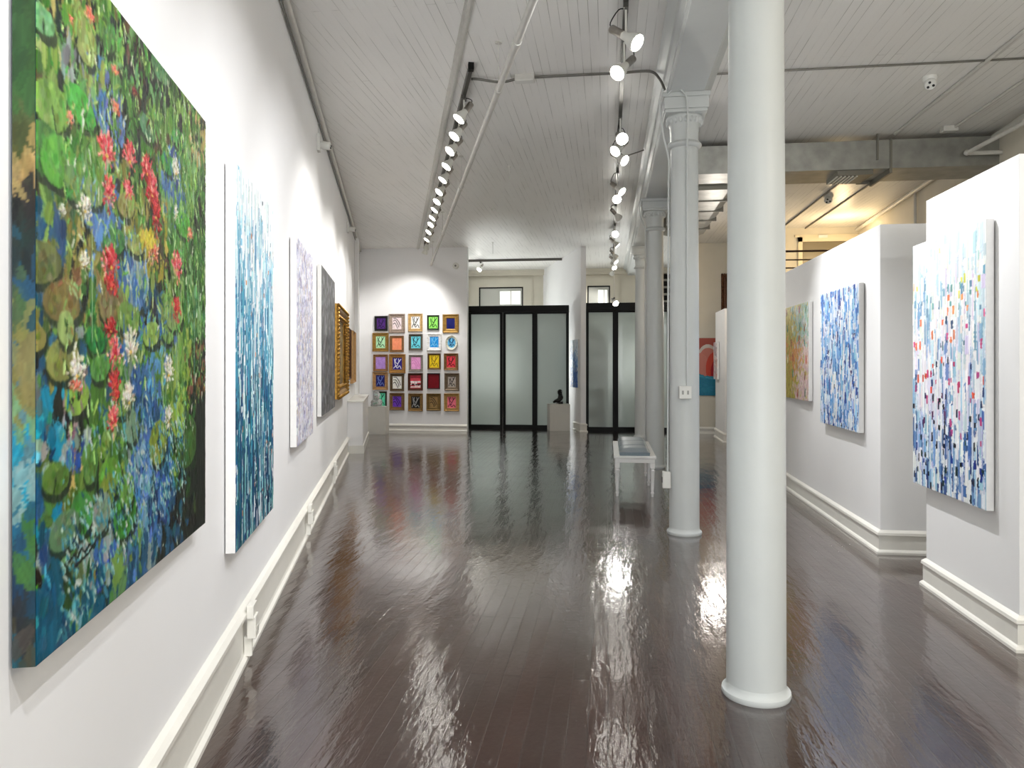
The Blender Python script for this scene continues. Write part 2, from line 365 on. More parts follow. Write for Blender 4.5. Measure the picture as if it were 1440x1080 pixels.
sm_.build('blind', mat('slat_grey',(150,148,140),.5), e)
struct(MB().box(-5.5, 2.8, 21.2, 21.3, 4.12, 4.2).box(-5.5, 2.8, 21.16, 21.3, 4.2, H).build('trim_4', M_cream))
# ---------------------------------------------------------------- track lights
def lamp(x, y, z, aim, label, group, power=0, drop=.13, size=1.0, spot=75, col=(1,.975,.93), name='track_spotlight'):
    e = empty(name, (x, y, z), 0, label, 'spotlight', group); a = Vector(aim).normalized()
    hc = Vector((0, 0, -drop-.03))
    MB().box(-.018,.018,-.05,.05,-.035,0).build('mount', M_track, e)
    MB().turn((0,0,-.03), (0,0,-1), [(0,.008),(drop-.02,.008)], 10).build('stem', M_bell, e)
    back = hc-a*.02*size
    MB().turn(back, -a, [(0,.024),(.006,.031),(.10*size,.031),(.106*size,.026)], 20).build('socket_cylinder', M_chrome, e, smooth=True)
    bh = MB().turn(hc-a*.03, a, [(0,.03),(.03*size,.033),(.065*size,.052),(.1*size,.064),(.118*size,.066),(.12*size,.061)], 28, cap=False).build('bell_housing', M_bell, e, smooth=True)
    MB().turn(hc-a*.03, a, [(.09*size,.03),(.112*size,.061),(.120*size,.045),(.125*size,.02),(.126*size,.004)], 28).build('lamp_face', M_lamp, bh, smooth=True)
    bk = back-a*.1*size
    MB().tube(bend([Vector((0,0,-.03)), Vector((bk.x*.5, bk.y*.5, -.015)), Vector((bk.x*1.1, bk.y*1.1, min(-.03, bk.z+.05))), bk], 4), .0045, 8).build('cord', M_rubber, e)
    if power:
        ld = bpy.data.lights.new('spot', 'SPOT'); ld.energy = power; ld.spot_size = math.radians(spot); ld.spot_blend = .7; ld.shadow_soft_size = .05; ld.color = col
        lo = bpy.data.objects.new('spot', ld); COL.objects.link(lo); p = Vector((x, y, z))+hc+a*.12
        lo.location = p; lo.rotation_euler = a.to_track_quat('-Z', 'Y').to_euler()
    return e
# left track
TZ = 4.22
def ltrack(zc, h):      # point on the left track line
    x0, y0 = -1.30, 6.80; s = zc-depth(x0, y0); dx, dy = LU.x, LU.y; k = s/depth(dx, dy); return x0+dx*k, y0+dy*k
p0 = ltrack(6.75, 0); p1 = ltrack(16.6, 0)
mb = MB(); q = Vector(p1)-Vector(p0)
e = empty('track_rail', (p0[0], p0[1], H), math.atan2(q.y, q.x), 'long grey ceiling track carrying the left row of spotlights', 'light track')
MB().box(-.1, q.length, -.018, .018, -.06, 0).build('rail', M_track, e); MB().box(-.16, -.1, -.025, .025, -.065, 0).build('end_cap', M_black, e)
names = ['first from the near end','second from the near end','third from the near end','fourth from the near end','fifth from the near end','sixth from the near end','seventh, in the middle','eighth, just past the middle','ninth from the near end','tenth from the near end','fourth from the far end','third from the far end','second from the far end','farthest, at the track end']
ys = [150,177,200,222,242,261,275,287,299,309,320,331,343,350]
for i, (yy, nm) in enumerate(zip(ys, names)):
    zc = 2.45*F/(HY-yy); zc = min(zc, 16.2); x, y = ltrack(zc+.2, 0)
    if i < 12: aim = (-.52+.05*math.sin(i*2.3), -.38+.1*math.cos(i*1.7), -.76)
    else: aim = (-.3, .35, -.75)
    lamp(x, y, TZ, aim, 'lit white spotlight on the left ceiling track, ' + nm, 'spotlights on the left track', power=(33 if i < 12 else 46), spot=(75 if i < 12 else 100))
# right track
RXT = .13
e = empty('track_rail', (RXT, 2.6, H), 0, 'long grey ceiling track with the right row of spotlights beside the beam', 'light track')
MB().box(-.018,.018,0,17.2,-.06,0).build('rail', M_track, e)
rl = [(65,(.62,-.38,-.55),0),(106,(-.45,-.55,-.6),.0),(202,(.15,-.7,-.4),0),(216,(-.5,-.5,-.55),0),(230,(.6,-.45,-.5),0),(272,(.6,-.4,-.6),0),(291,(.0,-.85,-.35),0),(313,(.5,.5,-.5),0),(338,(.05,-.9,-.3),0),(350,(.6,.0,-.6),0),(366,(.5,.4,-.6),0),(373,(.6,-.3,-.6),0),(381,(.3,-.6,-.6),0),(389,(-.4,.5,-.6),0)]
rn = ['nearest, facing right','second, facing left towards the big canvas','third, pointing at the camera','fourth, tilted left beside two others','fifth, large and tilted right','sixth, facing right above the bench','seventh, glowing towards the camera','eighth, turned away','ninth, brightest round face','tenth, tilted right','eleventh, over the glass wall','twelfth, over the glass wall','thirteenth, over the glass wall','last, near the rear room']
for i, ((yy, aim, _), nm) in enumerate(zip(rl, rn)):
    zc = 2.32*F/(HY-yy); Y = (zc+RXT*SN)/CS
    lamp(RXT, Y, TZ, aim, 'spotlight on the right ceiling track, ' + nm, 'spotlights on the right track', power=(0 if aim[2] > -.45 else 26 if aim[0] > .2 else 34), drop=.2 if i < 6 else .14, size=1.25 if i < 2 else 1.05)
# hanging pendant cluster
Y = 15.8
o = MB(); o.turn((RXT+.0, Y, 2.98), (0,0,1), [(0,.008),(1.24,.008)], 8)
tag(o.build('hanging_rod', M_bell), 'thin white rod hanging from the right track down to a low lamp', 'rod')
lamp(RXT, Y, 2.98, (.35,-.75,-.5), 'low white spotlight at the bottom of the hanging rod', 'low spotlights on the hanging rod', 12, drop=.06, name='pendant_spotlight')
e = empty('adapter_box', (RXT+.022, 4.75, H-.13), 0, 'small white and grey adapter block above the nearest right spotlight', 'adapter')
MB().box(-.025,.025,-.03,.03,.03,.13).build('white_block', M_plastic, e); MB().box(-.03,.03,-.035,.035,-.01,.03).build('grey_block', M_track, e)
# cord from track to beam
o = MB(); o.tube([(RXT,9.2,4.2),(.2,9.22,4.14),(.33,9.26,4.19),(.44,9.3,4.235)], .008, 8); tag(o.build('power_cord', M_conduit), 'dark cord from the right track across to the beam moulding', 'cord')
# rear rail over the glass wall
Yr = 18.95; o = MB(); o.box(x_on_y(640, Yr), wing(Yr, W0)[0]-.01, Yr-.02, Yr+.02, H-.06, H); tag(o.build('track_rail', M_track), 'short ceiling track crossing above the left glass doors', 'light track')
lamp(x_on_y(676, Yr), Yr, H-.06, (-.3,-.5,-.6), 'unlit-looking small spotlight above the left glass doors', None, 12, drop=.12)
# ---------------------------------------------------------------- ceiling pipes, conduits
def ceiling_line(name, pts, r, m, label, cat='pipe'): return tag(MB().tube(bend(pts) if len(pts) > 3 else pts, r, 10).build(name, m, smooth=True), label, cat)
# big sprinkler pipe with hangers
def wp(px, zc, z): x, y = world(px, zc); return (x, y, z)
z_p = 3.88
a1 = Vector(wp(750, 4.65, z_p)); a2 = Vector(wp(606, 17.2, z_p)); dr = (a2-a1).normalized()
e = empty('sprinkler_pipe', (0,0,0), 0, 'long white sprinkler pipe hung below the ceiling on rods', 'pipe')
s0 = a1-dr*5.0; s1 = a1+dr*((YF-.005-a1.y)/dr.y)
MB().tube([s0, s1], .027, 14).build('pipe_run', M_pipe, e, smooth=True)
for dd in (1.55, 5.0, 8.6, 11.9):
    p = a1+dr*dd; hm = MB(); hm.tube([p, (p.x, p.y, H)], .004, 6); hm.turn(p-dr*.012, dr, [(0,.034),(.024,.034)], 14); hm.turn((p.x,p.y,H), (0,0,-1), [(0,.03),(.012,.03)], 12)
    hm.build('hanger', M_pipe, e)
for dd in (.6, 6.8):
    MB().turn(a1+dr*dd, dr, [(0,.034),(.07,.034)], 14).build('coupling', M_pipe, e, smooth=True)
# left raceway on ceiling
b1 = Vector(wp(660, 5.465, H)); b2 = Vector(wp(588, 17.2, H)); dr2 = (b2-b1).normalized()
ang = math.atan2(dr2.y, dr2.x); st = b1-dr2*5
e = empty('ceiling_raceway', (st.x, st.y, H), ang, 'narrow moulded batten running the length of the ceiling left of the lights', 'moulding')
Lr = 5+(YF-b1.y)/dr2.y-.01; MB().box(0, Lr, -.035, .035, -.018, 0).build('batten', M_pipe, e); MB().box(0, Lr, -.012, .012, -.034, -.018).build('rib', M_pipe, e)
# left wall top conduit
pts = [(*lxy(t, .035), 4.235) for t in (-4, 17.55)]
ceiling_line('wall_conduit', pts, .028, M_pipe, 'white pipe along the top of the left wall under the ceiling')
pts = [(*lxy(t, .012), 4.17) for t in (-4, 6, 12, 17.5)]
ceiling_line('wall_cable', pts, .007, M_conduit, 'thin cable just below the pipe on top of the left wall', 'cable')
# transverse conduit
Yt = 6.86
ceiling_line('cross_conduit', [(-1.262, 6.80, H-.03), (-1.2, 6.84, H-.022), (-1.0, Yt, H-.05), (-.86, Yt, H-.03)], .012, M_conduit, 'dark grey flexible conduit at the near end of the left track', 'conduit')
ceiling_line('cross_conduit', [(RXT+.02, Yt, H-.02), (.38, Yt, H-.02), (.47, 6.9, H-.08), (.52, 6.96, 4.12)], .012, M_conduit, 'short dark conduit from the right track down to the second column capital', 'conduit')
ceiling_line('cross_conduit', [(-.68, Yt, H-.02), (RXT-.02, Yt, H-.02)], .012, M_conduit, 'grey conduit crossing the ceiling from the junction box to the right track', 'conduit')
e = empty('junction_box', (-.77, Yt, H), 0, 'rectangular white junction box on the ceiling conduit between the two tracks', 'junction box')
MB().box(-.09,.09,-.05,.05,-.055,0).build('box_body', M_pipe, e, bevel=.004); MB().box(-.085,.085,-.045,.045,-.06,-.055).build('cover', M_plastic, e)
# small drops
for (px, yy, l, lab) in ((716, 243, .17, 'short white rod hanging from the middle of the ceiling'), (693, 349, .26, 'short white rod hanging from the ceiling near the glass doors'), (692, 295, .04, 'tiny white ceiling stub between the two nearest rods')):
    zc = (H-CH-l/2)*F/(HY-yy); x, y = world(px, zc)
    e = empty('ceiling_rod', (x, y, H), 0, lab, 'rod'); MB().turn((0,0,0), (0,0,-1), [(0,.006),(l,.006)], 8).build('rod', M_bell, e); MB().turn((0,0,0), (0,0,-1), [(0,.025),(.008,.025)], 12).build('rosette', M_bell, e)
# right bay: conduits
def yrun(px, py, y0, y1, z, m, r, lab, nm='ceiling_conduit'):
    zc = (z-CH)*F/(HY-py); x, y = world(px, zc); return ceiling_line(nm, [(x, y0, z), (x, y1, z)], r, m, lab, 'conduit')
yrun(1420, 60, 2.5, 9.1, H-.018, M_pipe, .018, 'white ceiling conduit right of the columns, the longer one ending at the duct')
yrun(1440, 113, 3.5, 9.1, H-.018, M_pipe, .016, 'white ceiling conduit farthest right, passing the small junction box')
yrun(1141, 288, 9.85, 15.3, H-.014, M_duct2, .014, 'grey ceiling conduit behind the duct, left one')
yrun(1178, 290, 9.85, 15.3, H-.014, M_duct2, .014, 'grey ceiling conduit behind the duct, right one')
zc = (H-CH-.02)*F/(HY-96); x, y = world(1200, zc); ceiling_line('cross_conduit', [(.88, y+.0, H-.012), (1.8, y-.01, H-.014), (2.6, y, H-.01), (4.2, y-.02, H-.012)], .009, M_conduit, 'thin dark conduit crossing the right bay ceiling in front of the duct', 'conduit')
zc = (H-CH-.04)*F/(HY-183); x, y = world(1335, zc); e = empty('junction_box', (x, y, H), 0, 'small beige junction box on the right bay ceiling near the duct', 'junction box'); MB().box(-.08,.08,-.05,.05,-.06,0).build('box_body', M_pipe, e, bevel=.004)
# sprinkler pipe elbow at right
z = 4.0; zc = (z-CH)*F/(HY-215); x, y = world(1358, zc)
e = empty('sprinkler_pipe', (0,0,0), 0, 'white sprinkler pipe with an elbow above the right partition', 'pipe')
MB().tube([(x+.25, y-4.5, z), (x+.02, y-.06, z), (x+.01, y-.01, z), (x+.06, y+.02, z), (x+1.3, y+.04, z)], .024, 12).build('pipe_run', M_pipe, e, smooth=True)
MB().ball((x+.01, y-.01, z), .034, 12, 8).build('elbow', M_pipe, e, smooth=True)
MB().tube([(x+.07, y-1.1, z), (x+.07, y-1.1, H)], .005, 6).turn((x+.065, y-1.12, z), (0,1,0), [(0,.031),(.03,.031)], 12).build('hanger', M_pipe, e)
# duct
DY0, DY1, DZ0, DZ1 = 9.15, 9.8, 3.875, 4.21
e = empty('air_duct', (0,0,0), 0, 'rectangular galvanised air duct crossing under the right bay ceiling', 'duct')
MB().box(.95, 4.5, DY0, DY1, DZ0, DZ1).build('cross_section', M_duct, e)
for X in (3.28,): MB().box(X-.012, X+.012, DY0-.015, DY1+.01, DZ0-.012, DZ1+.01).build('flange', M_duct2, e)
d2 = MB()
for k in range(5):
    y0 = DY1+k*.72; w = .36-.015*(k % 2); mbp = [(-w, .0), (-w, .2), (-w*.7, .33), (w*.7, .33), (w, .2), (w, 0), (w*.7, -.03), (-w*.7, -.03)]
    vs = [(1.31+px_, y0, DZ0+pz) for px_, pz in mbp]+[(1.31+px_, y0+.72, DZ0+pz) for px_, pz in mbp]
    d2.add(vs, [(i, (i+1) % 8, 8+(i+1) % 8, 8+i) for i in range(8)]+[tuple(range(8))[::-1], tuple(range(8, 16))])
d2.build('long_section', M_duct, e)
for k in range(5): MB().box(.93, 1.69, DY1+k*.72-.012, DY1+k*.72+.012, DZ0-.045, DZ0+.2).build('flange', M_duct2, e)
MB().box(3.12, 3.14, DY0-.02, DY0, DZ0+.1, H).build('strap', M_duct2, e)
for X in (1.5, 3.2, 4.1): MB().box(X-.01,X+.01,(DY0+DY1)/2-.01,(DY0+DY1)/2+.01,DZ1-.01,H).build('hanger', M_duct2, e)
MB().box(3.26, 3.29, DY0-.02, DY1+.01, DZ0-.06, DZ0-.0).box(3.1, 3.29, DY1-.01, DY1+.01, DZ0-.03, DZ0).build('seam_plate', M_duct2, e)
# register
e = empty('air_register', (2.9, 9.45, DZ0), 0, 'louvred air register under the duct', 'vent')
MB().box(-.2,.2,-.26,.2,-.055,0).build('collar', M_duct2, e); lv = MB()
for k in range(6): lv.box(-.2+.045*k,-.185+.045*k,-.22,.16,-.066,-.055)
lv.build('louvres', M_plastic, e)
# detectors
def camera_dome(px, py, s, label):
    zc = (H-CH-.08*s)*F/(HY-py); x, y = world(px, zc); e = empty('ceiling_camera', (x, y, H), 0, label, 'security camera')
    MB().turn((0,0,0), (0,0,-1), [(0,.065*s),(.03*s,.065*s),(.05*s,.05*s)], 20).build('mount', M_plastic, e, smooth=True)
    a = Vector((-.25,-.7,-.6)).normalized(); hd = MB().turn((0,0,-.05*s), a, [(-.03*s,.03*s),(0,.05*s),(.06*s,.055*s),(.075*s,.045*s)], 20).build('head', M_plastic, e, smooth=True)
    u = a.orthogonal().normalized(); v = a.cross(u)
    for k in range(3):
        t = k*2.094; c = Vector((0,0,-.05*s))+a*.075*s+(u*math.cos(t)+v*math.sin(t))*.026*s
        MB().turn(c, a, [(-.002,.012*s),(.003,.012*s)], 12).build('lens', M_dark, hd)
camera_dome(1308, 120, 1.0, 'white ceiling camera with three dark lenses above the near right partition')
camera_dome(1165, 282, 1.15, 'white ceiling camera behind the duct above the middle partition')
# wall cameras on left wall
for px, py, lab in ((446, 201, 'nearer white security camera high on the left wall'), (488, 320, 'farther white security camera high on the left wall')):
    t = lt(px, .0); x, y = lxy(t); z = zof(py, x, y)
    e = empty('wall_camera', (x, y, z), LANG, lab, 'security camera', 'cameras high on the left wall')
    MB().box(-.05,.05,-.035,-.001,-.09,.09).build('bracket', M_plastic, e, bevel=.004)
    hd = MB().turn((0,-.03,-.02), (-.2,-1,-.15), [(0,.03),(.03,.045),(.10,.045),(.115,.035)], 16).build('head', M_plastic, e, smooth=True)
    MB().turn((-.024,-.146,-.055), (-.2,-1,-.15), [(-.006,.01),(.002,.01)], 10).turn((-.01,-.15,-.03), (-.2,-1,-.15), [(-.006,.01),(.002,.01)], 10).build('lens', M_dark, hd)
    MB().tube([(0,-.012,.09),(0,-.01,4.17-z)], .003, 6).build('cable', M_pipe, e)
# alarm on back wall
x = x_on_y(641, YF); z = zof(374, x, YF)
e = empty('wall_alarm', (x, YF, z), 0, 'round white alarm on the back wall, upper right of the framed pictures', 'alarm')
MB().turn((0,0,0), (0,-1,0), [(0,.075),(.03,.075),(.045,.06)], 24).build('body', M_plastic, e, smooth=True); MB().turn((0,-.045,0), (0,-1,0), [(-.002,.025),(.006,.022)], 16).build('sensor', M_conduit, e)
# vertical pilaster pipes in far left corner
t = lt(503, .05); x, y = lxy(t, 0)
e = empty('wall_pipe', (x, y, 0), LANG, 'vertical white boxed pipe in the far left corner', 'pipe')
zt = H-.06
MB().box(-.22,.22,-.07,-.001,.935,zt).build('chase', M_wall, e, bevel=.003)
MB().tube([(.28,-.05,.94),(.28,-.05,zt-.02)], .025, 12).build('pipe_run', M_pipe, e, smooth=True)
# baseboard outlets
for px, py, lab in ((355, 866, 'surface-mounted white outlet box on the left baseboard, nearest the camera'), (437, 716, 'white outlet box on the left baseboard below the lavender canvas'), (472, 654, 'farther white outlet box on the left baseboard')):
    t = lt(px, .06); x, y = lxy(t, .0)
    e = empty('baseboard_outlet', (x, y, .13), LANG, lab, 'outlet', 'outlets on the left baseboard')
    bb = MB().box(-.04,.04,-.085,-.039,.0,.12).build('box_body', M_trim, e, bevel=.004)
    MB().box(-.055,.055,-.075,-.04,.11,.18).build('cap', M_trim, e, bevel=.004)
    MB().box(-.02,.02,-.09,-.084,.03,.06).build('socket', mat('socket_beige',(190,188,180),.4), bb)
    MB().box(-.012,.012,-.06,-.02,-.1,.005).build('wire_cover', M_trim, e)
# ---------------------------------------------------------------- paintings (raster built in numpy, laid on a relief grid)
def s2l(a): a = a/255.; return np.where(a <= .04045, a/12.92, ((a+.055)/1.055)**2.4)
def grid_paint(name, img, hgt, w, h, depth_, parent, x0=0, z0=0):
    Hn, Wn = img.shape[:2]; xs = np.linspace(x0, x0+w, Wn); zs = np.linspace(z0+h, z0, Hn)
    X, Z = np.meshgrid(xs, zs); Yv = -depth_-.0008-hgt; co = np.stack([X, Yv, Z], -1).reshape(-1, 3).astype(np.float32)
    idx = np.arange(Hn*Wn).reshape(Hn, Wn); q = np.stack([idx[1:, :-1], idx[1:, 1:], idx[:-1, 1:], idx[:-1, :-1]], -1).reshape(-1, 4)
    me = bpy.data.meshes.new(name); me.vertices.add(len(co)); me.vertices.foreach_set('co', co.ravel())
    me.loops.add(q.size); me.loops.foreach_set('vertex_index', q.ravel().astype(np.int32)); me.polygons.add(len(q))
    me.polygons.foreach_set('loop_start', np.arange(0, q.size, 4, dtype=np.int32)); me.update(calc_edges=True)
    at = me.attributes.new('Col', 'FLOAT_COLOR', 'POINT'); c4 = np.ones((Hn*Wn, 4), np.float32); c4[:, :3] = s2l(np.clip(img, 0, 255)).reshape(-1, 3); at.data.foreach_set('color', c4.ravel())
    me.materials.append(M_paint); o = bpy.data.objects.new(name, me); COL.objects.link(o); o.parent = parent; return o
class Art:
    """w,h in metres; x right, v up from the lower left corner"""
    def __init__(s, w, h, res, base=(240,240,240), resv=None):
        s.w, s.h = w, h; s.W = max(8, int(w/res)); s.H = max(8, int(h/(resv or res))); s.img = np.zeros((s.H, s.W, 3)); s.img[:] = base; s.hg = np.zeros((s.H, s.W))
        s.sx = s.W/w; s.sy = s.H/h
    def dab(s, x, v, rx_, ry, col, ang=0, a=1., box=False, rag=.35, hg=.001, streak=.14):
        R = max(rx_, ry)*1.25; x0, x1 = int((x-R)*s.sx), int((x+R)*s.sx)+2; y0, y1 = int((s.h-v-R)*s.sy), int((s.h-v+R)*s.sy)+2
        x0, y0, x1, y1 = max(0, x0), max(0, y0), min(s.W, x1), min(s.H, y1)
        if x1 <= x0 or y1 <= y0: return
        gx_ = (np.arange(x0, x1)+.5)/s.sx-x; gy = s.h-(np.arange(y0, y1)+.5)/s.sy-v; X, Y = np.meshgrid(gx_, gy)
        ca, sa = math.cos(ang), math.sin(ang); U = (X*ca+Y*sa)/max(rx_, 1e-4); V = (-X*sa+Y*ca)/max(ry, 1e-4)
        nz = RNG.random(X.shape)*rag
        if box: D = np.maximum(np.abs(U)+np.repeat(RNG.random(X.shape[0]//3+1), 3)[:X.shape[0], None]*.28, np.abs(V)+RNG.random(X.shape[1])[None, :]*rag*.35+RNG.random(X.shape)*.08); m = D < 1
        else: m = (U*U+V*V+nz) < 1
        k = RNG.random(12); ss = np.interp((U+1)/2*11, np.arange(12), k)-.5; cc = np.array(col, float)[None, None, :]*(1+streak*2*ss[..., None])
        A = (m*a)[..., None]; s.img[y0:y1, x0:x1] = s.img[y0:y1, x0:x1]*(1-A)+cc*A
        if hg: s.hg[y0:y1, x0:x1] = np.where(m, s.hg[y0:y1, x0:x1]*.6+hg*(.6+ss*.9), s.hg[y0:y1, x0:x1])
    def line(s, pts, r, col, a=1.):
        for (p, q) in zip(pts[:-1], pts[1:]):
            L_ = math.dist(p, q); n = max(1, int(L_/(r*.5)))
            for i in range(n+1): t = i/n; s.dab(p[0]+(q[0]-p[0])*t, p[1]+(q[1]-p[1])*t, r, r, col, a=a, rag=.1, hg=.0006, streak=0)
def canvas(o2, ang, art, d, label, side=M_canvas_side, name='canvas_painting', group=None, cat='painting', gap=.008):
    e = empty(name, o2, ang, label, cat, group); w, h = art.w, art.h
    MB().box(0, w, -d, -gap, 0, h).build('stretcher', side, e)
    MB().box(w*.3, w*.7, -gap-.001, 0, h-.12, h-.08).build('hanging_cleat', M_wood, e)
    art.hg[0, :] = art.hg[-1, :] = 0; art.hg[:, 0] = art.hg[:, -1] = 0
    grid_paint('painted_surface', art.img, art.hg, w, h, d, e); return e
def left_canvas_geom(pxl, pxr, ytl, ybl, ytr, ybr, d):
    t0, t1 = lt(pxl, d), lt(pxr, d); zb = (lz(pxl, ybl, d)+lz(pxr, ybr, d))/2; ztp = (lz(pxl, ytl, d)+lz(pxr, ytr, d))/2
    x, y = lxy(t0, 0); return (x, y, zb), t1-t0, ztp-zb, t0
# --- big water garden canvas
d1 = .053; t0 = lt(50, d1); t1 = lt(288.5, d1); zb = (lz(50, 938, d1)+lz(288.5, 735, d1))/2; ztp = lz(288.5, 171, d1)
w, h = t1-t0, ztp-zb
A = Art(w, h, .0042, (34,52,30), .0034)
def scr(px, py): t = lt(px, d1); return t-t0, lz(px, py, d1)-zb
def ssz(px, py, rx_, ry):
    x0_, v0 = scr(px-rx_, py); x1_, _ = scr(px+rx_, py); _, v1 = scr(px, py-ry); _, v2 = scr(px, py+ry); return abs(x1_-x0_)/2, abs(v1-v2)/2
G1, G2, G3, G4 = (70,120,40), (120,160,70), (40,80,30), (100,150,90); OL = (130,130,60); DK = (20,28,20); BR = (70,50,30); TAN = (170,150,90)
B1, B2, B3, CY, TE = (25,80,115), (70,120,170), (130,170,200), (10,140,175), (0,92,120); GY_ = (150,165,160)
anch = [(30,-60,(G1,DK,G4)),(90,-60,(G1,G2,BR)),(150,-90,(G1,G2,G3)),(220,-100,(G3,DK,G2)),
(60,40,(DK,G3,G4,TAN)),(40,15,(G2,G1,DK)),(100,30,(G2,G1,OL)),(60,60,(G2,(170,180,110),G1)),(35,55,(G3,(30,60,35),DK)),(35,88,(TAN,(150,120,70),BR)),(45,115,(BR,DK,DK)),(28,165,(TAN,DK,BR)),(40,140,(DK,BR,(20,30,30))),(115,60,((150,165,80),OL,G2)),(110,105,(GY_,(110,110,110),G4,DK)),
(150,60,(G2,G1,DK,G4)),(180,90,(G1,(80,60,40),G4,DK)),(200,140,(BR,G1,DK,G2)),(220,110,(DK,G3,G4)),(255,160,(DK,G1,G2)),(275,180,(TAN,DK,G1)),(150,150,(B2,G1,DK,(90,110,160))),(230,190,(G1,G2,(80,60,40))),
(75,160,(G2,(90,150,40),G1)),(110,160,(G1,(60,160,50),G2)),(60,200,(G1,G4,G3)),(40,230,(DK,(20,35,30),DK)),(80,240,((60,150,50),G1,G2)),(130,250,(G1,G4,G2)),(190,200,(G1,G3,DK)),(245,260,(B2,(60,90,150),G4)),(265,250,(G1,G4,G2)),(280,300,(G3,DK,G1)),
(45,290,(B1,(25,70,100),B1)),(40,260,(DK,DK,B1)),(80,330,(B1,(30,70,110),B1)),(60,310,(G2,G4,B1)),(50,350,((90,110,50),OL,G3)),(95,300,((100,110,60),OL,G3)),(140,310,(B2,B3,(90,140,200))),(150,330,((90,140,200),G4,B2)),(180,300,(OL,G2,DK)),(200,320,(DK,G1,OL)),(250,330,(G1,(60,130,40),G4)),
(110,370,(OL,DK,TAN)),(135,380,(G1,B2,OL)),(180,360,(B2,GY_,G4)),(190,380,(B3,GY_,B2)),(220,360,((170,160,50),G1,BR)),(245,400,(G1,G2,DK)),(275,380,(G1,(50,110,40),G3)),(50,400,(B1,G2,B1)),(45,430,(B1,B1,(30,90,140))),(90,400,((140,110,60),(150,90,50),OL)),(75,420,(G2,(150,200,120),OL)),(30,410,(TAN,B1,TAN)),(110,430,((140,190,100),G1,DK)),(150,430,((110,100,60),OL,G3)),(180,420,((40,90,160),B2,G2)),(210,440,(B2,G2,DK,B1)),(240,450,(G1,B2,G2)),(270,440,(G1,G4,(40,100,40))),
(35,475,((130,125,60),OL,G3)),(65,460,(DK,G3,(60,100,150))),(60,520,((90,115,120),B1,GY_)),(35,520,(G4,B1,DK)),(90,480,(G2,OL,G3)),(110,460,(B1,G2,GY_)),(135,480,((20,110,50),G3,G1)),(140,520,(G2,G1,B1)),(200,480,(G2,B2,G1)),(215,500,((90,160,200),B2,G1)),(255,500,(G2,G1,(140,170,60))),(275,520,(G3,(120,80,50),DK)),
(50,560,((70,110,130),B1,(100,110,110))),(80,580,(CY,(20,120,150),(30,110,80))),(40,600,(CY,B1,CY)),(70,620,(CY,CY,(100,190,210))),(35,635,(CY,(150,200,210),GY_)),(90,640,(CY,GY_,(80,160,190))),(60,650,(GY_,B1,(150,180,170))),(105,590,(GY_,(150,120,130),DK)),(130,590,(G1,B1,G2)),(145,610,(G2,G1,(110,150,60))),(185,600,(G4,(110,140,120),G3)),(200,560,((40,80,140),B1,B2)),(195,640,(B2,B3,(70,110,180))),(225,660,(B2,(60,110,190),B1)),(250,620,(G1,G3,(140,170,60))),(270,640,(G3,DK,(30,60,30))),(280,580,(DK,G3,DK)),
(40,680,((20,90,140),B1,TE)),(80,680,((80,110,40),G1,G2)),(100,670,((200,160,80),G1,(40,80,160))),(60,720,(B1,(80,110,40),G1)),(95,700,((90,110,30),G3,OL)),(130,700,(G3,DK,G1)),(145,720,((130,150,140),G3,GY_)),(150,690,(G1,(90,150,40),G2)),(210,690,((90,140,210),B2,B3)),(220,740,((60,110,180),B2,(30,60,110))),(210,770,(B1,B2,GY_)),(250,740,(DK,DK,B1)),(275,730,(DK,DK,G3)),(270,690,(DK,G3,DK)),
(35,750,((60,130,30),(60,140,30),B1)),(55,770,((70,150,30),GY_,B1)),(75,750,(CY,GY_,G4)),(100,750,(G4,GY_,(60,110,90))),(60,810,(CY,(60,170,200),TE)),(100,790,(G4,(90,110,60),G3)),(130,780,((110,120,50),GY_,G3)),(155,780,((30,70,190),GY_,(60,110,180))),(170,780,(G4,G2,B2)),(190,790,(B2,G4,(90,120,160))),(40,790,(B1,DK,B1)),(70,850,(TE,TE,(0,80,120))),(60,910,(TE,(0,80,110),B1)),(30,890,((40,50,60),TAN,TE)),(28,850,(DK,TAN,B1)),(110,860,((90,160,160),TE,G4)),(90,880,(TE,(80,150,170),TE)),(140,830,((60,130,150),G4,TE)),(170,830,(G4,(90,140,150),B1)),(190,820,((50,100,140),B1,B2)),(230,780,(B1,DK,B2))]
au = np.array([scr(p, q)[0] for p, q, _ in anch]); av = np.array([scr(p, q)[1] for p, q, _ in anch])
def pick(x, v, j=.05):
    i = int(np.argmin((au-x-random.gauss(0, j))**2+(av-v-random.gauss(0, j))**2)); return random.choice(anch[i][2])
def vary(c, k=18): q = random.uniform(-k, k); return [min(255, max(0, v+q+random.uniform(-k*.5, k*.5))) for v in c]
for i in range(1500): x, v = random.uniform(0, w), random.uniform(0, h); A.dab(x, v, random.uniform(.02,.07), random.uniform(.03,.09), vary(pick(x, v, .03), 8), random.uniform(-.6,.6), hg=.0008, rag=.5)
for i in range(2600):
    x, v = random.uniform(0, w), random.uniform(0, h); up = v/h > .5; bot = v/h < .15
    if bot and random.random() < .55: continue
    A.dab(x, v, random.uniform(.006,.026), random.uniform(.014,.06 if up else .035), vary(pick(x, v, .03), 24), random.gauss(0, .45), hg=.0016, rag=.5)
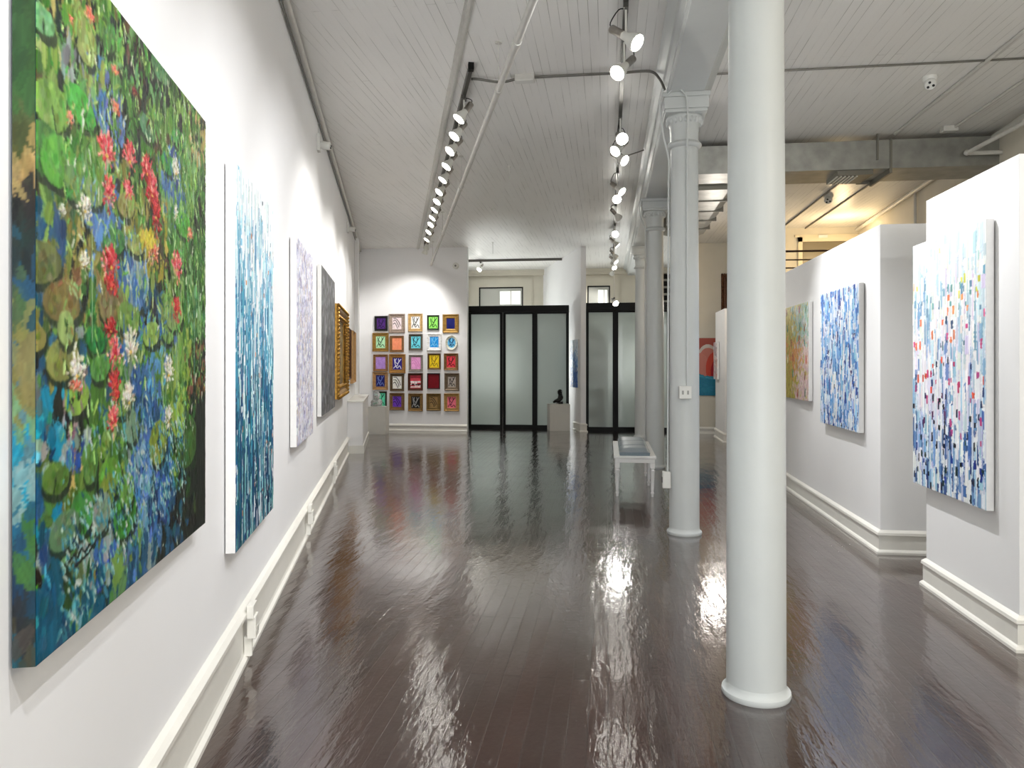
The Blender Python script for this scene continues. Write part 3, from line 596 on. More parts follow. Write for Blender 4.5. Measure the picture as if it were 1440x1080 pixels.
# lily pads
pads = [(72,150,26,36,(120,165,70)),(113,152,22,26,(70,165,60)),(66,215,30,40,(70,130,55)),(82,228,26,38,(90,165,60)),(108,262,20,26,(100,140,80)),(130,270,14,20,(125,155,90)),(52,368,38,32,(105,115,60)),(88,425,28,30,(130,115,60)),(42,470,24,24,(135,130,65)),(88,505,24,32,(140,145,75)),(108,560,18,24,(140,180,70)),(30,528,18,16,(150,190,130)),(134,478,14,20,(25,120,50)),(140,517,14,20,(90,150,70)),(158,428,20,34,(125,115,70)),(92,462,12,26,(150,175,100)),(180,448,16,24,(120,160,70)),(212,470,12,18,(140,175,80)),(235,470,8,14,(110,150,70)),(222,622,13,32,(130,150,50)),(126,652,11,30,(90,140,60)),(155,672,17,30,(100,160,50)),(150,690,12,26,(120,145,50)),(114,722,17,32,(65,140,60)),(175,722,17,34,(60,140,50)),(142,720,14,28,(130,150,130)),(184,600,11,24,(115,150,120)),(257,316,11,18,(80,165,50)),(250,196,9,14,(70,160,70)),(262,620,15,38,(60,100,40)),(120,60,16,32,(150,165,90)),(150,50,12,24,(80,130,60)),(176,290,12,18,(145,145,80)),(250,590,10,26,(150,185,70)),(170,560,14,26,(125,165,80)),(160,340,16,20,(60,120,60)),(245,445,12,20,(140,170,100)),(35,770,16,30,(60,135,35)),(90,745,22,28,(90,130,90)),(78,672,20,24,(90,125,50)),(190,345,12,14,(150,160,90)),(235,230,9,16,(60,150,70)),(206,180,12,16,(80,130,90)),(225,95,14,22,(90,140,90)),(60,30,18,20,(110,170,110)),(178,690,10,26,(110,165,70))]
for (px, py, rx_, ry, c) in pads:
    x, v = scr(px, py); a_, b2 = ssz(px, py, rx_, ry); A.dab(x+.006, v-.016, a_*1.08, b2*1.05, (24,38,22), hg=.0006, rag=.12, a=.8)
    A.dab(x, v, a_, b2, c, random.uniform(-.2,.2), rag=.1, hg=.002, streak=.16)
    for k in range(int(8+a_*160)):
        rr = random.random()**.5*.75; t = random.uniform(0, 6.28); A.dab(x+a_*rr*math.cos(t), v+b2*rr*math.sin(t), a_*.16, b2*.22, vary(c, 30), random.uniform(-1,1), a=.8, hg=.0016)
    if random.random() < .5: A.line([(x, v), (x+a_*random.uniform(-.3,.5), v-b2*.9)], .003, (25,45,22), .8)
# bushy strokes over pads
for i in range(2300):
    x, v = random.uniform(.12, w), random.uniform(h*.25, h); c = pick(x, v, .03)
    if random.random() > v/h+.25: continue
    if random.random() < .35: c = random.choice(((165,205,110),(185,215,140),(90,170,70),(210,220,190)))
    A.dab(x, v, random.uniform(.003,.007), random.uniform(.008,.028), vary(c, 20), random.gauss(.1, .5), hg=.0022, rag=.3)
# falling light drips
for i in range(46):
    x = random.uniform(.25, w*.97) if i < 30 else random.uniform(w*.68, w*.98); v = random.uniform(.45, h); L_ = random.uniform(.08, .3); A.line([(x, v), (x+random.uniform(-.004,.004), v-L_)], .0022, random.choice(((190,215,170),(150,190,120),(130,170,190),(60,120,60))), .7)
# bottom water marks
for i in range(1500):
    x, v = random.uniform(.12, w*.8), random.uniform(.02, .55); m_ = (v/.55)-(x/w-.1)*.0
    if abs(v-(.12+.28*x/w)) > .13 and random.random() < .8: continue
    A.dab(x, v, random.uniform(.003,.006), random.uniform(.006,.022), vary(random.choice(((110,180,180),(150,200,190),(60,140,160),(200,215,205),(20,70,100))), 14), random.uniform(.1,1.0), hg=.002)
def flower(px, py, rx_, ry, cols, ctr=(230,190,80)):
    x, v = scr(px, py); a_, b2 = ssz(px, py, rx_, ry)
    A.dab(x, v, a_*.7, b2*.8, cols[-1] if cols[0][1] < 100 else (150,150,120), hg=.001, rag=.6, a=.6)
    for k in range(64):
        t = random.gauss(math.pi/2, 1.25); rr = random.uniform(.15, 1.05); dx, dy = a_*rr*math.cos(t), b2*(rr*math.sin(t)-.1)
        A.dab(x+dx, v+dy, a_*.085, b2*.2, vary(random.choice(cols), 26), math.atan2(dy/b2+.25, dx/a_)-math.pi/2, hg=.003, rag=.15)
    A.dab(x, v-b2*.25, a_*.2, b2*.1, ctr, hg=.003)
PK = [(225,75,85),(240,120,120),(200,45,60),(245,160,150)]; RD = [(205,40,50),(225,80,70),(170,20,35)]; WH = [(240,235,215),(225,225,200),(250,250,240),(215,205,180)]; SM = [(235,130,100),(225,100,80),(240,165,140)]
for f in [(148,212,12,30,PK),(152,272,9,26,RD+PK),(181,222,9,24,PK),(180,270,8,18,PK),(206,240,9,24,PK+RD),(213,270,10,26,PK+RD),(218,300,7,28,RD),(155,370,12,26,PK+RD),(155,402,10,18,RD),(247,374,8,22,PK),(247,434,6,18,RD),(154,462,9,16,RD),(160,496,10,22,PK),(160,538,8,24,RD),(158,592,8,28,SM+PK),(162,556,5,14,RD),(125,24,8,14,SM),(160,100,5,9,SM),(161,152,7,11,SM),(97,168,5,12,SM),(98,30,4,9,SM),(266,332,4,12,SM),(215,355,7,20,SM),(187,130,5,10,[(120,50,50)])]: flower(*f)
for f in [(118,293,10,20),(107,522,13,28),(182,488,11,30),(180,560,9,26),(236,522,7,24),(236,588,5,20),(246,240,5,20),(246,300,3,14),(118,370,7,18),(86,296,5,10)]: flower(*f, WH)
for f in [(105,545,9,12,SM)]: flower(*f, (240,170,170))
A.dab(*scr(206,335), *ssz(206,335,12,10), (205,195,60)); 
for k in range(40): A.dab(*scr(random.uniform(196,218), random.uniform(324,348)), .008, .014, vary((205,190,60), 30), random.uniform(-1,1), hg=.002)
# painter's scribble, loose dark line
sg = [scr(px, py) for px, py in ((96,790),(104,778),(108,784),(114,770),(119,776),(125,765),(132,770),(134,760),(122,779),(104,796))]; A.line(sg, .0035, (15,25,20), .9)
for k in range(300): x, v = random.uniform(w*.9, w), random.uniform(.0, .5); A.dab(x, v, .012, .03, vary(DK, 10), 0, hg=.0008)
M_side1 = mat('painted_canvas_edge', (20,70,84), .5, noise=.9, nscale=5, bump=.3, bscale=40)
I_ = A.img.copy(); I_[1:-1, 1:-1] = .4*A.img[1:-1, 1:-1]+.15*(A.img[:-2, 1:-1]+A.img[2:, 1:-1]+A.img[1:-1, :-2]+A.img[1:-1, 2:]); A.img = I_*.88
x, y = lxy(t0, 0); big = canvas((x, y, zb), LANG, A, d1, 'huge green and blue canvas of lily pads with red flowers, nearest on the left wall', M_side1)
Ed = Art(d1-.008, h, .0042, (20,60,75), .005)
for k in range(900):
    v = random.uniform(0, h); yk = 940-v/h*1270; ek = sorted(((abs(q+random.gauss(0,25)-yk), c) for q, c in ((-300,(50,90,40)),(-150,(40,70,35)),(0,(45,80,40)),(50,(60,70,35)),(100,(150,128,80)),(150,(40,32,24)),(190,(22,26,22)),(240,(24,40,40)),(300,(25,66,88)),(350,(60,84,52)),(400,(110,108,62)),(430,(28,76,104)),(480,(110,106,58)),(530,(100,140,100)),(570,(70,108,120)),(610,(18,130,158)),(650,(120,150,150)),(700,(20,84,110)),(760,(52,100,48)),(800,(22,60,84)),(850,(34,42,48)),(890,(62,60,50)),(940,(14,78,98)))), key=lambda z_: z_[0])[0][1]
    Ed.dab(random.uniform(0, d1), v, random.uniform(.006,.02), random.uniform(.02,.06), vary(ek, 8), random.uniform(-.5,.5), hg=.0006, rag=.4, a=.8)
ge = grid_paint('painted_edge', Ed.img, Ed.hg*.3, d1-.008, h, 0, big, .008); ge.rotation_euler.z = -math.pi/2
# --- stroke-field paintings
def strokes(w, h, colw, pal, res=.008, resv=None, base=(235,238,240), seg=(.08,.3), ends=None, endsz=.02, dens=1.0):
    """pal(v01, x01) gives a colour; vertical knife strokes"""
    A = Art(w, h, res, base, resv); n = int(4.2*dens*w*h/(colw*(seg[0]+seg[1])/2))
    for k in range(n):
        wd = colw*random.choice((.3,.4,.5,.6,.8)); L_ = random.uniform(*seg)*random.choice((.6,1,1)); x, v = random.uniform(0, w), random.uniform(0, h)
        x = (round(x/colw)+random.gauss(0, .22))*colw
        A.dab(x, v, wd, L_/2, vary(pal(v/h, x/w), 10), random.gauss(0, .012), box=True, hg=random.uniform(.001,.004), streak=.1, a=random.choice((1,1,.75)))
    if ends:
        for k in range(int(ends[1])):
            x, v = random.uniform(.02, w-.02), random.uniform(.02, h-.02); c = ends[0](v/h, x/w)
            if c is not None: A.dab(x, v, endsz*random.uniform(.5,.9), endsz*random.uniform(.8,1.8), vary(c, 12), 0, box=True, hg=.003, rag=.5)
    return A
rc = random.choice
def pal_drip(v, x):
    v += random.gauss(0, .05)
    if v > .87: return rc(((235,242,244),(215,232,236),(240,244,246),(200,215,218)))
    if v > .68: return rc(((225,238,242),(170,215,225),(120,180,205),(90,150,185),(235,242,244)))
    if v > .45: return rc(((60,140,180),(100,180,205),(190,225,232),(30,110,155),(70,160,190),(230,240,242)))
    if v > .25: return rc(((20,90,140),(15,110,130),(60,150,175),(10,80,110),(190,225,230),(20,60,110)))
    return rc(((8,60,95),(10,85,100),(5,45,75),(15,100,115),(20,75,120),(140,195,200)))
og, w, h, _ = left_canvas_geom(331, 384, 229, 776, 294, 716, .053)
A = strokes(w, h, .022, pal_drip, .0075, .006, seg=(.06,.34), ends=(lambda v, x: rc(((205,140,90),(230,235,238),(10,60,90),(170,120,90))) if random.random() < .5 else None, 150), endsz=.011)
canvas(og, LANG, A, .053, 'tall narrow canvas of vertical drips fading from white to deep teal blue')
og, w, h, _ = left_canvas_geom(417, 440, 332, 629, 362, 609, .056)
pl = lambda v, x: rc(((235,235,242),(222,222,238),(196,196,222),(170,172,205),(240,240,244),(210,206,220),(150,148,175),(214,200,190)))
A = strokes(w, h, .028, pl, .011, .009, seg=(.04,.12), ends=(lambda v, x: rc(((120,120,160),(160,150,170),(245,245,248))), 260), endsz=.012)
canvas(og, LANG, A, .056, 'pale lavender and white flecked canvas in a thick white edge, third on the left wall')
og, w, h, _g = left_canvas_geom(452, 471, 373, 592, 397, 567, .05); print('GREY', _g, w)
A = Art(w, h, .012, (105,106,108))
for k in range(900): A.dab(random.uniform(0, w), random.uniform(0, h), random.uniform(.02,.09), random.uniform(.02,.07), vary(rc(((60,62,66),(90,92,96),(130,132,136),(75,72,74),(160,160,162),(45,46,50))), 10), random.uniform(-.7,.7), a=.6, hg=.001)
canvas(og, LANG, A, .05, 'dark grey clouded canvas between the lavender one and the gold frame')
# --- frames
def frame_mesh(w, h, fw, prof, bead=0, oval=False):
    """prof: list of (inset 0..1 of fw, height out of wall). centred on x, z=0..h"""
    rings = []
    for s_, d_ in prof:
        i_ = s_*fw
        if oval: rings.append([((w/2-i_)*math.cos(t), -d_, h/2+(h/2-i_)*math.sin(t)) for t in [2*math.pi*k/40 for k in range(40)]])
        else: rings.append([(-w/2+i_, -d_, i_), (w/2-i_, -d_, i_), (w/2-i_, -d_, h-i_), (-w/2+i_, -d_, h-i_)])
    mb = MB().loops(rings)
    if bead:
        dm = max(d_ for _, d_ in prof)
        for (xa, za, xb, zb_) in ((-w/2, 0, w/2, 0), (-w/2, h, w/2, h), (-w/2, 0, -w/2, h), (w/2, 0, w/2, h)):
            L_ = math.hypot(xb-xa, zb_-za); n = max(2, int(L_/bead/2.1))
            for k in range(n+1):
                t = k/n; x = xa+(xb-xa)*t; z = za+(zb_-za)*t
                for ins in ((.12, 1.0), (.88, .8)):
                    xx = x*(1-2*fw*ins[0]/w); zz = h/2+(z-h/2)*(1-2*fw*ins[0]/h); mb.ball((xx, -dm*.9*ins[1], zz), bead*ins[1], 7, 5, (1,.9,1))
    return mb
PROF = [(0,0),(0,.03),(.12,.045),(.3,.04),(.55,.022),(.75,.025),(.9,.02),(1,.012),(1,.006)]
def framed(o3, ang, w, h, fw, art, m, label, cat='framed picture', group=None, bead=0, prof=PROF, sc=1, oval=False, name='framed_picture', rec=.008):
    e = empty(name, o3, ang, label, cat, group)
    frame_mesh(w, h, fw, [(s_, d_*sc) for s_, d_ in prof], bead, oval).build('frame', m, e, smooth=not oval and bead > 0 or oval, auto=30)
    iw, ih = w-2*fw, h-2*fw
    if oval:
        MB().add([((iw/2+.003)*math.cos(t), -rec*sc, h/2+(ih/2+.003)*math.sin(t)) for t in [2*math.pi*k/40 for k in range(40)]]+[(0,-rec*sc,h/2)], [(k, (k+1) % 40, 40) for k in range(40)])
        Hn, Wn = art.img.shape[:2]; g = grid_paint('picture', art.img, art.hg*0, iw, ih, rec*sc, e, -iw/2, fw)
        import bmesh
        bm = bmesh.new(); bm.from_mesh(g.data); kill = [f for f in bm.faces if (f.calc_center_median().x/(iw/2+.004))**2+((f.calc_center_median().z-h/2)/(ih/2+.004))**2 > 1]; bmesh.ops.delete(bm, geom=kill, context='FACES'); bm.to_mesh(g.data); bm.free()
    else: grid_paint('picture', art.img, art.hg, iw+.004, ih+.004, rec*sc, e, -iw/2-.002, fw-.002)
    return e
# big gilt frame on left wall
def left_frame(pxl, pxr, ytl, ybl, ytr, ybr, d, fw, art_fn, m, label, bead, sc, rec=.008):
    og, w, h, t0 = left_canvas_geom(pxl, pxr, ytl, ybl, ytr, ybr, d); print('FRAME', round(t0,2), round(w,2)); x, y = lxy(t0+w/2, 0); A = art_fn(w-2*fw, h-2*fw)
    return framed((x, y, og[2]), LANG, w, h, fw, A, m, label, bead=bead, sc=sc, rec=rec)
def dark_art(w, h):
    A = Art(w, h, .015, (120,95,50))
    for k in range(300): A.dab(random.uniform(0,w), random.uniform(0,h), .05, .06, vary(rc(((150,120,60),(90,70,40),(170,150,90),(60,50,35))), 10), random.uniform(-1,1), a=.7, hg=0)
    return A
left_frame(476.5, 490, 428, 563, 440, 552, .09, .17, dark_art, M_gold, 'ornate carved gold frame with beaded edges on the left wall', .026, 2.1)
left_frame(491.5, 494.5, 461, 536, 463, 532, .05, .06, dark_art, M_brown, 'small dark frame just past the gold one on the left wall', 0, 1.1)
og, w, h, t0 = left_canvas_geom(497, 501, 464, 541, 468, 536, .06)
A = Art(w-.1, h-.1, .02, (190,170,140)); x, y = lxy(t0+w/2, 0)
framed((x, y, og[2]), LANG, w, h, .05, A, M_wood, 'light wooden frame seen edge on, near the far end of the left wall', sc=1.3)
# --- right side canvases on partitions (plane X = PX, seen from the left; image left = far)
def right_canvas(pxl, pxr, ytl, ybl, ytr, ybr, d, mk, label, X=PX, side=M_canvas_side):
    Xf = X-d; ya, yb = y_on_x(pxl, Xf), y_on_x(pxr, Xf); zb_ = (zof(ybl, Xf, ya)+zof(ybr, Xf, yb))/2; zt_ = (zof(ytl, Xf, ya)+zof(ytr, Xf, yb))/2
    w, h = ya-yb, zt_-zb_; return canvas((X, ya, zb_), -math.pi/2, mk(w, h), d, label, side)
def palR(v, x):
    v += random.gauss(0, .05)
    if v > .8: return rc(((228,238,236),(205,225,228),(236,240,228),(240,243,240),(190,215,222),(226,232,215)))
    if v > .55: return rc(((238,240,238),(200,222,230),(235,228,225),(170,205,218),(228,232,220),(240,236,238),(214,205,225),(120,165,195)))
    if v > .3: return rc(((238,238,242),(224,222,236),(190,214,228),(234,226,234),(150,190,218),(240,240,242),(242,242,242),(110,140,190),(206,200,224),(238,240,240)))
    return rc(((120,165,208),(160,200,222),(225,232,238),(70,110,170),(190,198,226),(50,85,140),(210,224,232),(235,238,236),(238,240,240)))
def endR(v, x):
    if v > .85: return rc(((190,215,215),None,None,None,(225,225,170)))
    if v > .68: return rc(((215,215,90),(110,150,175),(240,150,100),(120,170,170),None))
    if v > .52: return rc(((240,120,80),(235,140,90),(100,125,140),(200,80,130),None,(60,90,120)))
    if v > .38: return rc(((200,60,110),(225,90,60),(30,45,70),(170,60,130),(40,60,110)))
    if v > .22: return rc(((90,40,90),(20,25,55),(30,40,80),(190,70,130),(20,25,35)))
    return rc(((15,20,45),(25,55,50),(20,30,60),(25,60,150),(20,20,30)))
def mkR(w, h): return strokes(w, h, .033, palR, .0058, .0045, seg=(.1,.34), ends=(endR, 190), endsz=.02, dens=.9)
right_canvas(1284, 1387, 341.5+4, 684, 309, 711, .05, mkR, 'pale vertical stroke canvas, orange flecks above, navy below, on the near right partition')
def palA(v, x): return rc(((60,120,195),(110,165,215),(215,228,240),(30,70,150),(160,200,230),(235,238,242),(70,140,205),(90,150,210),(235,238,242),(190,205,235),(228,226,224),(150,195,225)))
def endA(v, x): return rc(((15,20,60),(30,50,130),(235,238,240),(60,30,80),(20,60,150),(40,130,200)))
right_canvas(1154, 1208, 413.5, 594.5, 398.5, 608, .05, lambda w, h: strokes(w, h, .034, palA, .0075, .006, seg=(.07,.26), ends=(endA, 170), endsz=.017), 'blue white and navy stroke canvas on the middle right partition')
def mkY(w, h):
    A = Art(w, h, .009, (190,180,90))
    for k in range(2600):
        x, v = random.uniform(0,w), random.uniform(0,h); u = x/w+random.gauss(0,.07); q = v/h+random.gauss(0,.06)
        c = rc(((175,160,60),(190,175,80),(165,150,50))) if u < .72 else (rc(((140,180,165),(160,190,170),(185,195,190))) if q > .6 else rc(((205,180,175),(200,170,170),(215,195,190))))
        if .55 < u < .8 and .3 < q < .62: c = rc(((215,150,80),(205,140,70)))
        A.dab(x, v, .02, .035, vary(c, 12), random.uniform(-.6,.6), hg=.0015)
    nx = 7
    for i in range(nx):
        for j in range(6):
            if random.random() < .12: continue
            x, v = (i+.5+random.uniform(-.2,.2))*w/nx, (j+.5+random.uniform(-.15,.15))*h/6; c = rc(((40,110,90),(190,90,50),(120,60,40),(230,225,190),(50,90,70),(170,60,50),(60,140,120)))
            for s_ in (-1, 1): A.dab(x+s_*.022, v+.035, .012, .04, vary(c, 15), -s_*.35, hg=.0025)
            A.dab(x, v-.01, .026, .034, vary(c, 12), 0, hg=.0025)
    return A
right_canvas(1082, 1137, 436+2, 552, 427, 566.5, .05, mkY, 'olive, mint and pink canvas with rows of small twin dabs, half behind the near column')
def mkB(w, h): return strokes(w, h, .05, lambda v, x: rc(((200,190,185),(170,150,150),(230,225,225),(120,100,110),(205,150,140),(225,215,205),(150,150,170))), .012, seg=(.05,.2))
right_canvas(1003.5, 1008.5, 481.5, 532.5, 481, 534, .05, mkB, 'small mottled pink grey canvas on the far right partition', X=2.30)
# --- wing wall canvas
WA = math.atan2(-1, sl)   # image left is farther; x axis points to the near end
Ln = Vector((sl, -1)).normalized(); near = Vector((W0, WY)); nw = Vector((-Ln.y, Ln.x))*-1
def wing_t(px, d):
    # distance from the near end along the wall for a pixel, on the face offset by d toward the left bay
    best = None
    for i in range(4000):
        s_ = i*.0008; p = near-Ln*s_+nw*d; X, Y = p.x, p.y; q = CX+F*(X*CS+Y*SN)/depth(X, Y)
        if best is None or abs(q-px) < best[0]: best = (abs(q-px), s_, X, Y)
    return best
def pW(v, x):
    v += random.gauss(0,.06)
    return rc(((235,240,245),(215,228,240),(180,205,230))) if v > .75 else rc(((150,190,225),(90,140,205),(225,235,242),(60,110,190))) if v > .4 else rc(((30,80,175),(20,60,150),(110,160,215),(40,100,190)))
b0 = wing_t(802.5, .04); b1_ = wing_t(812.5, .04)
far_p = near-Ln*b0[1]; w = b0[1]-b1_[1]; zt_ = zof(478.5, b0[2], b0[3]); zb_ = zof(544, b0[2], b0[3])
canvas((far_p.x, far_p.y, zb_), math.atan2(Ln.y, Ln.x), strokes(w, zt_-zb_, .03, pW, .01, seg=(.05,.2)), .04, 'narrow canvas fading white to bright blue on the angled wing wall')
# ---------------------------------------------------------------- far right wall art
x0_, x1_ = x_on_y(976, 17.0), x_on_y(1024, 17.0)
w = x1_-x0_; zt_ = zof(475.5, x0_, 17.0); zb_ = zof(556, x0_, 17.0); h = zt_-zb_
A = Art(w, h, .008, (165,75,60)); sxx = w/48.
def arc(cx_, base, r, col, ry=None): A.dab(cx_*w, base*h, r*w, (ry or r*w), col, rag=.02, hg=0, streak=.02)
A.dab(.4*w, .6*h, .33*w, .29*h, (205,195,185), rag=.02, hg=0, streak=.02); A.dab(.41*w, .57*h, .29*w, .26*h, (196,120,105), rag=.02, hg=0, streak=.02)
A.dab(.18*w, .5*h, .25*w, .24*h, (200,125,110), rag=.02, hg=0, streak=.02); A.dab(.62*w, .46*h, .28*w, .3*h, (200,70,50), rag=.02, hg=0, streak=.02); A.dab(.7*w, .4*h, .22*w, .24*h, (165,30,40), rag=.02, hg=0, streak=.02)
for k in range(400): 
    x = random.uniform(0, w); top = (.38-.12*(x/w))*h; v = random.uniform(0, top); A.dab(x, v, .06, .03, vary((35,125,155), 6), -.1, hg=0, streak=.03)
for k in range(40): x = k/39*w; A.dab(x, (.36-.12*(x/w))*h, .02, .02, (60,150,175), hg=0)
canvas((x0_, 17.0, zb_), 0, A, .03, 'flat painting of red and pale arches over blue, on the far right wall', mat('dark_canvas_edge', (90,45,40), .6), gap=.004)
x0_, x1_ = x_on_y(1014, 17.0), x_on_y(1050, 17.0); w = x1_-x0_
A = Art(w-.24, 1.0, .02, (90,80,60)); framed(((x0_+x1_)/2, 17.0, 2.34), 0, w, 1.24, .12, A, M_brown, 'dark carved wooden frame high on the far right wall, mostly behind the near column', bead=.025, sc=1.6)
# ---------------------------------------------------------------- 25 small framed pictures
BK, GD, TP = (30,28,26), (160,125,65), (165,148,135)
def fm(rgb, metal=.35): return mat('frame_paint', rgb, .42, metal, noise=.22, nscale=30, bump=.3, bscale=60)
P25 = [
((183,98,305,240),(203,120,285,215),BK,(78,34,120),(30,12,60),'v','purple panel in a thin black frame, top left corner of the picture grid'),
((318,78,470,258),(352,108,438,212),TP,(240,222,225),(20,15,20),'d','white panel with sloping black loops in a taupe frame, top row'),
((502,75,638,245),(530,107,612,210),(205,170,115),(245,243,240),(20,20,20),'v','white panel with black loops in a pale gold frame, middle of the top row'),
((682,90,795,230),(695,105,780,215),(25,40,25),(150,230,105),(20,60,20),'v','light green panel in a black frame, top row'),
((828,82,980,258),(863,113,939,215),(165,128,62),(14,22,105),None,'','plain navy panel in a wide gold frame, top right corner of the grid'),
((163,258,315,435),(195,290,283,395),(150,115,50),(190,240,195),(25,60,30),'v','pale mint panel in a wide dark gold frame, left end of the second row'),
((328,285,460,440),(350,308,440,420),(140,104,64),(255,152,112),None,'','plain coral panel in a bronze frame, second row'),
((508,270,638,425),(530,297,618,395),(100,92,78),(115,222,238),(20,40,60),'v','cyan panel with dark loops in a grey frame, second row'),
((678,265,818,425),(703,283,785,385),(240,240,238),(25,145,228),(120,200,245),'v','bright blue panel in a wide white frame, second row'),
('oval',(855,283,970,420),(875,300,950,400),(225,225,210),(105,190,232),(20,50,110),'v','oval blue picture in a cream oval frame in the second row'),
((170,462,308,622),(195,485,287,592),(150,110,68),(182,142,218),None,'','plain lilac panel in a brown frame, left end of the third row'),
((320,460,475,640),(355,495,443,597),(165,120,60),(48,36,140),(235,235,245),'v','navy panel with white loops in a gold frame, third row'),
((508,467,640,622),(530,487,620,592),(145,136,128),(245,168,222),(225,140,200),'d','pink panel in a grey frame, centre of the grid'),
((685,452,810,605),(703,470,793,580),(108,80,42),(250,215,35),(140,110,20),'v','yellow panel in a dark bronze frame, third row'),
((840,452,975,612),(862,470,945,582),(132,98,58),(228,64,78),(70,10,25),'v','red panel with dark loops in a bronze frame, right end of the third row'),
((165,628,308,798),(195,660,278,760),(178,138,92),(20,22,105),(110,130,200),'v','navy panel with pale blue loops in a tan frame, left end of the fourth row'),
((330,645,462,810),(355,660,440,770),(98,80,56),(240,238,232),(20,20,20),'d','white panel with sloping loops in a dark frame, fourth row'),
((500,640,640,805),(520,662,618,782),(84,44,28),(200,60,75),(20,15,20),'h','red panel striped white and black in a brown frame, middle of the fourth row'),
((682,640,803,790),(692,655,793,778),(40,14,16),(124,0,22),None,'','dark red panel in a nearly black frame, fourth row'),
((845,640,985,805),(875,665,950,768),(112,96,76),(182,172,162),(20,20,22),'v','grey panel with black loops in a taupe frame, right end of the fourth row'),
((175,812,298,965),(188,832,280,932),(58,48,28),(105,226,182),(15,60,50),'v','mint panel in a black frame beside the crystal head'),
((325,828,465,990),(360,852,440,948),(132,100,62),(118,66,195),(35,20,60),'d','purple panel in a bronze frame, bottom row'),
((502,832,640,1000),(532,862,615,958),(138,106,58),(22,22,22),(170,170,170),'v','black panel with silver loops in a gold frame, middle of the bottom row'),
((675,832,810,995),(705,865,780,958),(122,96,48),(152,122,76),(20,18,15),'d','tan panel with sloping loops in an olive frame, bottom row'),
((842,832,985,1000),(865,857,948,958),(178,140,80),(245,124,145),(90,20,40),'v','pink panel in a beaded gold frame, bottom right of the grid')]
def loops_art(w, h, base, st, kind):
    A = Art(w, h, .0055, base)
    for k in range(60): A.dab(random.uniform(0,w), random.uniform(0,h), .03, .04, vary(base, 7), random.uniform(-1,1), a=.6, hg=0)
    if st is None: return A
    r = .0078
    def leaf(cx_, cy_, L_, W_, an, open_=True):
        pts = []
        for i in range(22):
            t = -2.6+5.2*i/21; a_, b2 = L_*math.cos(t), W_*math.sin(t); pts.append((cx_+a_*math.cos(an)-b2*math.sin(an), cy_+a_*math.sin(an)+b2*math.cos(an)))
        A.line(pts, r, st)
    def curve(P, n=26):
        P = [Vector((p[0]*w, p[1]*h)) for p in P]; P = [P[0]]+P+[P[-1]]; out = []
        for i in range(1, len(P)-2):
            for q in range(n//2): t = q/(n//2); out.append(tuple(.5*((2*P[i])+(P[i+1]-P[i-1])*t+(2*P[i-1]-5*P[i]+4*P[i+1]-P[i+2])*t*t+(3*P[i]-P[i-1]-3*P[i+1]+P[i+2])*t**3)))
        A.line(out+[tuple(P[-1])], r, st)
    j = lambda: random.uniform(-.05, .05)
    if kind == 'v':
        curve([(.2,.88+j()),(.28,.5+j()),(.45,.3),(.6,.55+j()),(.86,.9+j())]); curve([(.4,.92),(.3+j(),.7),(.52,.5),(.66,.72+j()),(.62,.9)]); curve([(.12,.12),(.3,.34+j()),(.5,.14),(.72,.3+j()),(.88,.1)])
    elif kind == 'd':
        curve([(.15,.9),(.4+j(),.88),(.7,.6),(.85,.3)]); curve([(.12,.7),(.35,.72+j()),(.6,.42),(.7,.2)]); curve([(.1,.45),(.3,.5),(.5,.25+j()),(.55,.1)])
    else:
        for q, c in ((.86,(120,20,40)),(.5,(240,235,235)),(.3,(30,25,30)),(.12,(240,230,225)),(.62,(225,90,105))): A.dab(w/2, h*q, w*.6, h*.055, c, box=True, hg=0)
        for k in range(12): A.dab(random.uniform(0,w), h*random.uniform(.15,.45), .012, .02, (235,225,225), hg=0)
    return A
for it in P25:
    oval = it[0] == 'oval'
    if oval: it = it[1:]
    (x0, y0, x1, y1), (ix0, iy0, ix1, iy1), fc, pc, sc_, kind, lab = it
    g = lambda px, py: (500+px/6.75, 430+py/6.75)
    (ax, ay), (bx, by) = g(x0, y0), g(x1, y1); xa, xb = x_on_y(ax, YF), x_on_y(bx, YF); zt_, zb_ = zof(ay, xa, YF), zof(by, xa, YF); w, h = xb-xa, zt_-zb_
    fw = (w-(ix1-ix0)/(x1-x0)*w)/2; A = loops_art(w-2*fw, h-2*fw, pc, sc_, kind)
    framed(((xa+xb)/2, YF, zb_), 0, w, h, fw, A, fm(fc, .1 if sum(fc) > 600 or sum(fc) < 120 else .4), ('small ' + lab).replace('navy panel with pale blue loops', 'navy panel with blue loops').replace('left end of the fourth row', 'left in the fourth row').replace('panel with dark loops in a bronze frame, right end of the third row', 'panel in a bronze frame, right end of the third row').replace('a crystal', 'crystal'), group='small framed pictures in a grid on the back wall', bead=.012 if 'beaded' in lab else 0, sc=1.0, oval=oval, name='framed_picture')
